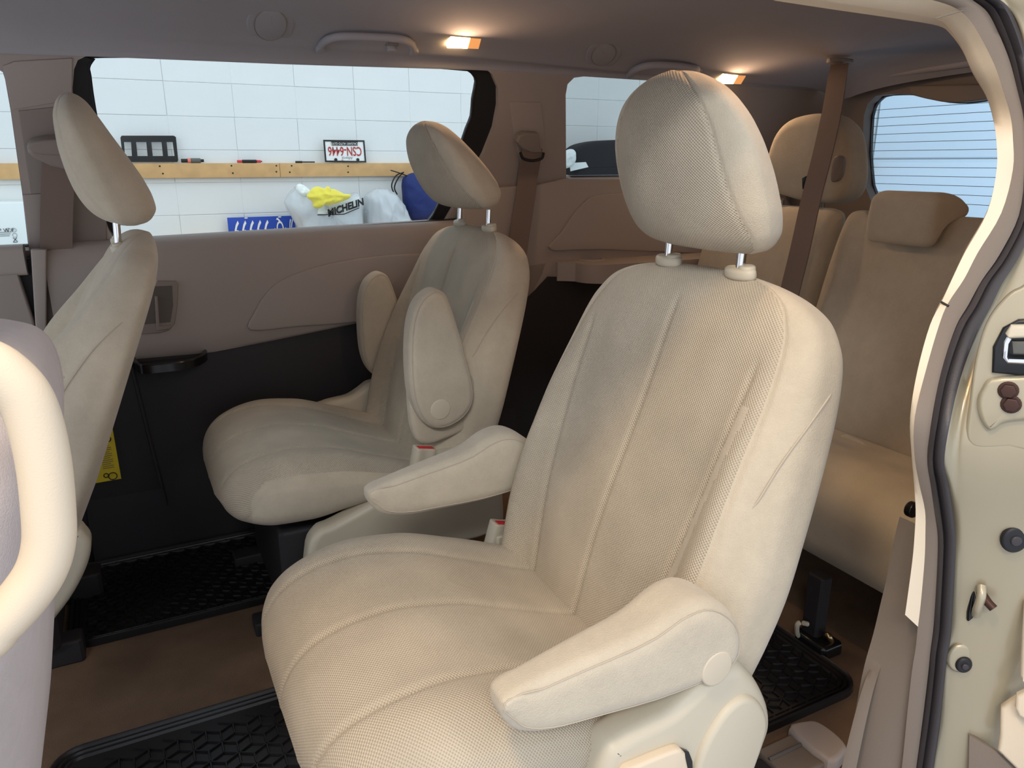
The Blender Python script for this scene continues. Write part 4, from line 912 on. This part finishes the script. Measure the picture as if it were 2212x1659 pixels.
# ------------------------------------------------------------------ second row
YN, YF = .815, 1.60
def base_covers(par, yc, out, side_m='seat_plastic', zmax=.4):
    """plastic side covers of the pedestal; out = -1 for the side towards the open door"""
    y0 = yc-.285
    prof = px(onY, [(1312, 1640), (1350, 1602), (1400, 1574), (1455, 1545), (1500, 1505), (1545, 1462), (1600, 1440), (1628, 1456), (1652, 1490), (1668, 1530), (1671, 1572), (1655, 1622), (1630, 1690), (1600, 1800), (1560, 1990), (1230, 1990), (1275, 1780)], .530)
    prof[:, 2] = np.maximum(prof[:, 2], .02)
    rid = px(onY, [(1480, 1800), (1500, 1690), (1520, 1625), (1548, 1572), (1580, 1530), (1615, 1508), (1645, 1520), (1662, 1560), (1652, 1612), (1625, 1690), (1590, 1800)], .522)
    lev = px(onY, [(1340, 1720), (1352, 1672), (1380, 1655), (1462, 1622), (1478, 1626), (1484, 1640), (1484, 1720)], .518)
    gap = px(onY, [(1330, 1720), (1345, 1665), (1375, 1648), (1465, 1616), (1488, 1624), (1496, 1645), (1496, 1720)], .526)
    inn_ = np.array([(.235, .03), (.24, .20), (.262, .250), (.30, .262), (.40, .300), (.50, .352), (.56, .372), (.615, .362), (.655, .31), (.668, .22), (.66, .17), (.60, .155), (.45, .150), (.40, .03)])
    zc_ = inn_[:, 1].clip(0, zmax)
    for s_ in (-1, 1):
        f = lambda P: np.array([[p[0], yc+s_*(.815-p[1]), p[2]] for p in P])
        if s_ != out:
            slab('side_cover', cr(np.column_stack([inn_[:, 0], np.full(len(inn_), yc+s_*.265), zc_]), 4), (0, s_, 0), .05, side_m, par, r=.014, nr=5); continue
        n = (0, s_, 0)
        c = slab('side_cover', cr(f(prof), 4), n, .05, side_m, par, r=.016, nr=5)
        slab('cover_swell', cr(f(rid), 4), n, .02, side_m, c, r=.008, nr=4)
        if s_ == out:
            slab('lever_gap', f(gap), n, .004, 'black_gloss', c)
            slab('recline_lever', cr(f(lev), 3), n, .014, 'cream_trim', c, r=.004)
    box('pedestal', (.20, yc-.20, .02), (.62, yc+.20, .235), 'black_panel', par, ch=.01)
    for s_ in (-.15, .15): box('seat_rail', (.14, yc+s_-.025, .0), (.80, yc+s_+.025, .03), 'black_panel', par, ch=.004)
def captain(yc, lab, group='captain chairs of the second row'):
    t = thing('captain_chair', lab, 'seat', (.40, yc, 0), group)
    return t
ns = captain(YN, 'large pale beige second-row seat by the open door, both armrests lowered')
backrest(ns, .527, YN, .318)
headrest(ns, .716, YN, .826, 0.0)
posts(ns, .716, YN, .800, .86, sp=.074)
cushion(ns, .098, YN, side=-.35)
base_covers(ns, YN, -1, zmax=.27)
piv = onY(1552, 1447, .52)
armrest(ns, .522, .602, ARM, (piv[0], piv[2]), -1, taper=.42)
ca, sa = math.cos(-.085), math.sin(-.085); ac = np.array([.50, .42])
ARMI = (ARM-ac)@np.array([[ca, sa], [-sa, ca]]).T*1.02+ac+np.array([-.0, .012])
armrest(ns, 1.045, 1.120, ARMI, None, 1, dx=.035, taper=.42)
box('side_bracket', (.50, .600, .28), (.60, .63, .40), 'seat_plastic', ns, ch=.01)
bo = onY(1085, 1150, 1.10); buckle(ns, bo-np.array([.012, 0, .028]), .28)
box('buckle_bracket', (bo[0]-.02, 1.08, .25), (bo[0]+.11, 1.12, .300), 'seat_plastic', ns, ch=.004)
slab('recline_boot', disc_pts(onY(1432, 1512, .565), (0, -1, 0), .022, 20), (0, -1, 0), .03, 'seat_plastic', ns, r=.008)

fs = captain(YF, 'second-row seat by the left side window, armrests folded up, headrest tipped forward')
backrest(fs, .527, YF, .318)
headrest(fs, .706, YF, .842, .16, zs=.87)
posts(fs, .722, YF, .800, .84, guides=True)
cushion(fs, .098, YF)
base_covers(fs, YF, 1)
RA = px(onY, [(936, 627), (958, 630), (972, 648), (990, 700), (1012, 780), (1026, 840), (1022, 878), (1000, 908), (965, 927), (935, 926), (908, 902), (892, 860), (886, 800), (886, 740), (892, 690), (908, 650)], 1.32)[:, [0, 2]]
RB = px(onY, [(892, 820), (888, 900), (900, 950), (925, 962), (960, 952), (1010, 930), (1046, 905), (1040, 840), (960, 760)], 1.345)
pc_ = onY(951, 884, 1.32)
armrest(fs, 1.318, 1.372, RA, (pc_[0], pc_[2]), -1, r=.016)
slab('armrest_plate', RB, nrmW, .03, 'suede', fs, r=.01, spline=4)
armrest(fs, 2*YF-1.372, 2*YF-1.318, RA, None, 1, r=.016, dx=.05, dz=-.035)
bf = onY(907, 966, 1.31); buckle(fs, bf-np.array([.0, 0, .05]), .20)

# ------------------------------------------------------------------ front seats
ds = thing('driver_seat', 'driver seat seen from behind, headrest raised on a chrome post', 'seat', (-.2, 1.60, 0), 'front seats')
DX = -.236
backrest(ds, DX, 1.60, .335, 1.0, .46, 90, 200, 1.0, ('suede', 'suede'), Bs=2.0, wb0=.105)
headrest(ds, .006, 1.60, .832, -.06, 80, 140, mats=('suede', 'suede'), s_=.98)
posts(ds, -.008, 1.60, .792, .86)
cushion(ds, DX-.44, 1.60, NT=60, NRG=120, mats=('suede', 'suede'))
slab('side_cover', px(onY, [(-80, 1390), (40, 1398), (90, 1372), (150, 1300), (185, 1235), (197, 1185), (185, 1160), (160, 1148), (60, 1170), (-80, 1200)], 1.37), nrmW, .06, 'seat_plastic', ds, r=.014, spline=4)
box('seat_rail', (-.60, 1.50, 0), (-.17, 1.55, .05), 'black_panel', ds, ch=.006)
box('seat_rail', (-.60, 1.74, 0), (-.14, 1.80, .06), 'black_panel', ds, ch=.006)
box('pedestal', (-.56, 1.46, .06), (-.20, 1.74, .2), 'black_panel', ds, ch=.01)
# back panel with pocket edge seam
ps = thing('passenger_seat', 'grey front passenger seat behind the cream grab handle', 'seat', (-.4, .80, 0), 'front seats')
PX_ = -.280
backrest(ps, PX_, .80, .312, 1.0, .24, 90, 200, 1.0, ('suede_grey', 'suede_grey'))
headrest(ps, PX_+.05, .80, .80, .0, 60, 110, mats=('suede_grey', 'suede_grey'))
posts(ps, PX_+.05, .80, .785, .83)
cushion(ps, PX_-.44, .80, NT=60, NRG=120, mats=('suede_grey', 'suede_grey'))
box('seat_rail', (-.74, .60, 0), (-.28, .66, .06), 'black_panel', ps, ch=.006)
box('seat_rail', (-.74, .94, 0), (-.28, 1.00, .06), 'black_panel', ps, ch=.006)
box('pedestal', (-.72, .66, .06), (-.34, .94, .24), 'black_panel', ps, ch=.01)

# ------------------------------------------------------------------ third row
def bench(name, lab, y0, y1, head):
    t = thing(name, lab, 'seat', (1.35, (y0+y1)/2, 0), 'split third-row bench')
    NT, NRG = 70, 160; th = np.linspace(0, 2*np.pi, NRG, endpoint=False); c, s = np.cos(th), np.sin(th)
    # cushion, rings along y
    yy = y0+(y1-y0)*(.5-.5*np.cos(np.linspace(0, np.pi, NT))); G = np.zeros((NT, NRG, 3)); FI = np.zeros((NT, NRG), int)
    for i, y in enumerate(yy):
        e = min(y-y0, y1-y); k = max(1-(1-min(e/.035, 1))**2.4, .02)**.5
        cx, cz = 1.335, .262
        X = cx+.205*se(c, 3.2)*(.93+.07*k); Z = cz+.088*se(s, 2.8)*k
        Z = Z+np.where(s > 0, .028*np.exp(-((X-1.20)/.10)**2)-.02*np.clip((X-1.3)/.2, 0, 1), 0)-np.where(s < 0, .02*np.exp(-((X-1.18)/.09)**2), 0)
        G[i, :, 0] = X; G[i, :, 1] = y; G[i, :, 2] = Z
        FI[i] = np.where((y < y0+.12+.02*np.sin(X*9)) & (s < .9) & (X < 1.23), 1, 0)
    V, F = ringmesh(G); mk('seat_cushion', V, F, ['knit_fine', 'suede'], t, 180, uv=arc_uv(G), fm=np.concatenate([FI[:-1].ravel(), [0, 0]]))
    G = np.zeros((NT, NRG, 3))
    for i, y in enumerate(yy):
        e = min(y-y0, y1-y); k = max(1-(1-min(e/.045, 1))**2.4, .02)**.5
        h = .295+.295*se(s, 4.5)*(.92+.08*k)
        w = .055*se(c, 2.6)*k*(1-.12*np.clip((h-.4)/.2, 0, 1))-np.where(c < 0, .012*np.exp(-((h-.18)/.12)**2), 0)
        G[i, :, 0] = 1.50+.24*h+w*.97; G[i, :, 1] = y; G[i, :, 2] = .235+h-w*.24
    V, F = ringmesh(G); mk('backrest', V, F, 'suede', t, 180, uv=arc_uv(G))
    box('pedestal', (1.30, y0+.10, .0), (1.52, y0+.22, .20), 'black_panel', t, ch=.01)
    return t
b60 = bench('bench_seat', 'wide third-row bench section with its headrest folded flat', .62, 1.33, 0)
b40 = bench('bench_seat', 'narrow third-row seat with upright headrest behind a seat belt', 1.345, 1.80, 0)
# folded headrest on the wide section
fhp = cr(np.array([0, -.018, 0])+np.array([(1.522, 1.05, .800), (1.524, 1.05, .840), (1.532, 1.05, .866), (1.56, 1.05, .878), (1.61, 1.05, .872), (1.645, 1.05, .856), (1.655, 1.05, .836), (1.640, 1.05, .818), (1.610, 1.05, .812), (1.585, 1.05, .800), (1.565, 1.05, .775), (1.545, 1.05, .763), (1.528, 1.05, .772)]), 5)
slab('headrest', fhp, (0, -1, 0), .165, 'suede', b60, r=.020, nr=6)
# upright headrest on the narrow seat
uh = px(onX, [(1735, 246), (1765, 246), (1790, 256), (1812, 285), (1821, 330), (1822, 385), (1815, 415), (1798, 434), (1770, 440), (1720, 434), (1690, 426), (1664, 416), (1650, 395), (1646, 360), (1652, 325), (1668, 285), (1695, 258)], 1.62)
hd = slab('headrest', uh, (-1, 0, 0), .11, 'suede', b40, r=.032, spline=4, nr=6)
def hslab(nm, pts, X, T, m, r=.003, sp=0): return slab(nm, px(onX, pts, X), NB, T, m, hd, r=r, spline=sp)
hslab('hinge_slot', [(1662, 380), (1669, 378), (1674, 396), (1673, 412), (1666, 412)], 1.6165, .006, 'black_gloss', .001)
hslab('hinge_slot', [(1732, 385), (1741, 380), (1744, 395), (1740, 412), (1733, 408)], 1.6165, .006, 'black_gloss', .001)
hslab('release_handle', [(1800, 340), (1812, 337), (1818, 350), (1812, 380), (1802, 392), (1793, 390), (1794, 365)], 1.609, .02, 'trim_plastic_dark', .005, 3)
tube('headrest_post', [onX(1690, 430, 1.65), onX(1688, 450, 1.66)], .006, 'chrome', b40, 10)
tube('headrest_post', [onX(1778, 436, 1.65), onX(1776, 452, 1.66)], .006, 'chrome', b40, 10)
b3 = belt('seat_belt', 'brown seat belt crossing in front of the upright third-row headrest', [ceilpt(1816, 120)+[0, 0, -.022], onX(1808, 170, 1.68), onX(1797, 240, 1.60), onX(1775, 340, 1.54), onX(1752, 430, 1.50), onX(1728, 540, 1.45), onX(1700, 660, 1.43), onX(1690, 760, 1.44), onX(1682, 850, 1.44)], .064, (.1, 1, .05))
slab('roof_guide', disc_pts(ceilpt(1816, 120)+[0, 0, -.020], (0, 0, -1), .022, 20, .045), (0, 0, -1), .012, 'trim_plastic_dark', b3, r=.004)
bk = slab('cushion_strap', px(onX, [(1812, 940), (1822, 936), (1858, 952), (1874, 966), (1874, 976), (1862, 978), (1815, 958)], 1.40), (-1, 0, .4), .02, 'suede', b60, r=.006)
tube('strap_pin', [onX(1876, 977, 1.395), onX(1886, 981, 1.395)], .005, 'black_gloss', b60, 8)
slab('side_bolt', disc_pts(onY(1978, 1104, .62), (0, -1, 0), .012, 18), (0, -1, 0), .012, 'black_gloss', b60, r=.003)
# latch and floor anchor under the bench
lk = thing('floor_latch', 'black bench latch with brass hoop on the brown carpet', 'latch', onZ(1765, 1395, 0))
p = onZ(1765, 1395, 0)
box('latch_body', p+[-.035, -.045, 0], p+[.022, .035, .03], 'black_gloss', lk, ch=.008)
box('latch_arm', p+[-.02, -.01, .02], p+[.01, .03, .16], 'black_panel', lk, ch=.005)
tube('anchor_hoop', cr([onZ(1778, 1372, .03), onZ(1788, 1372, .045), onZ(1796, 1386, .03), onZ(1796, 1400, .0)], 5, False), .006, 'brass', lk, 10)
tube('latch_hook', cr([onZ(1728, 1345, .06), onZ(1722, 1350, .055), onZ(1722, 1368, .03), onZ(1726, 1374, .02)], 5, False), .005, 'seat_plastic', lk, 8)
tube('latch_hook', [onZ(1736, 1346, .06), onZ(1744, 1348, .055)], .005, 'seat_plastic', lk, 8)

# ------------------------------------------------------------------ rubber floor mats
def floor_mat(lab, x0, x1, y0, y1, pitch, rim=.022, r=.05, dash=False):
    t = thing('floor_mat', lab, 'floor mat', ((x0+x1)/2, (y0+y1)/2, .001), 'black rubber floor mats')
    def rr(i, z):
        o = []
        for (cx, cy_, a0) in ((x1-r, y1-r, 0), (x0+r, y1-r, 90), (x0+r, y0+r, 180), (x1-r, y0+r, 270)):
            for k in range(7):
                a = math.radians(a0+15*k); o.append((cx+(r-i)*math.cos(a), cy_+(r-i)*math.sin(a), z))
        return o
    V, F = grid_geo([rr(0, .001), rr(.001, .014), rr(.004, .016), rr(.007, .014), rr(.010, .009), rr(.012, .012), rr(.016, .012), rr(.019, .007), rr(.021, .010), rr(.025, .010), rr(.028, .006)], True)
    F = F+[tuple(range(10*28, 11*28))]
    mk('mat_tray', V, F, 'mat_rubber', t, 50)
    parts = []; a = pitch; hh = .0024; wd = .0022
    ny = int((y1-y0-.06)/(a*.866)); nx = int((x1-x0-.06)/a)
    def bar(p, q, w):
        d = np.array(q)-np.array(p); L = np.linalg.norm(d); d /= L; s_ = np.array([-d[1], d[0]])*w; s2 = s_*.45
        p, q = np.array(p), np.array(q); z0, z1 = .0058, .006+hh*1.6
        v = [(*(p-s_), z0), (*(q-s_), z0), (*(q+s_), z0), (*(p+s_), z0), (*(p-s2), z1), (*(q-s2), z1), (*(q+s2), z1), (*(p+s2), z1)]
        parts.append((v, [(4, 5, 6, 7), (0, 1, 5, 4), (1, 2, 6, 5), (2, 3, 7, 6), (3, 0, 4, 7)]))
    R_ = a/math.sqrt(3)
    for j in range(ny+1):
        for i in range(nx+1):
            cx = x0+.035+i*a+(a/2 if j % 2 else 0); cy_ = y0+.035+j*a*.866
            if cx > x1-.035 or cy_ > y1-.035: continue
            vs_ = [(cx+R_*math.sin(math.radians(60*k)), cy_+R_*math.cos(math.radians(60*k))) for k in range(6)]
            for k in range(3): bar(vs_[k], vs_[k+1], wd)
            bar((cx, cy_), ((vs_[1][0]), vs_[1][1]), wd*.8); bar((cx, cy_), (vs_[3][0], vs_[3][1]), wd*.8); bar((cx, cy_), (vs_[5][0], vs_[5][1]), wd*.8)
    V, F = join(parts); tr_ = mk('tread', V, F, 'mat_rubber', t, 30, fix=False); tr_['kind'] = 'stuff'
    return t
floor_mat('black ribbed rubber mat in front of the far second-row seat', -.205, .34, 1.545, 1.90, .036)
floor_mat('black hexagon rubber mat in front of the near second-row seat', -.215, .42, .60, 1.238, .044)
floor_mat('black rubber mat behind the near second-row seat', .50, 1.118, .745, 1.56, .040)
# seat rail end cover and sill strip near the open door
rc = thing('rail_cover', 'tan plastic seat-rail end cover lying on the carpet by the sill', 'rail cover', onZ(1760, 1600, 0))
rp = onZ(1742, 1606, .024); xe = rp[0]
box('cover_body', (.812, rp[1]-.042, .001), (xe, rp[1]+.030, .022), 'grey_trim', rc, ch=.005)
tube('cover_groove', [(.814, rp[1]+.004, .0225), (xe-.002, rp[1]+.004, .0225)], .003, 'trim_hollow', rc, 8)
slab('cover_cap', cr([(xe-.004, rp[1]-.046, .032), (xe-.004, rp[1]+.034, .032), (xe+.035, rp[1]+.034, .032), (xe+.052, rp[1]+.022, .032), (xe+.056, rp[1]-.01, .032), (xe+.050, rp[1]-.036, .032), (xe+.034, rp[1]-.046, .032)], 3), (0, 0, 1), .031, 'trim_plastic', rc, r=.008)
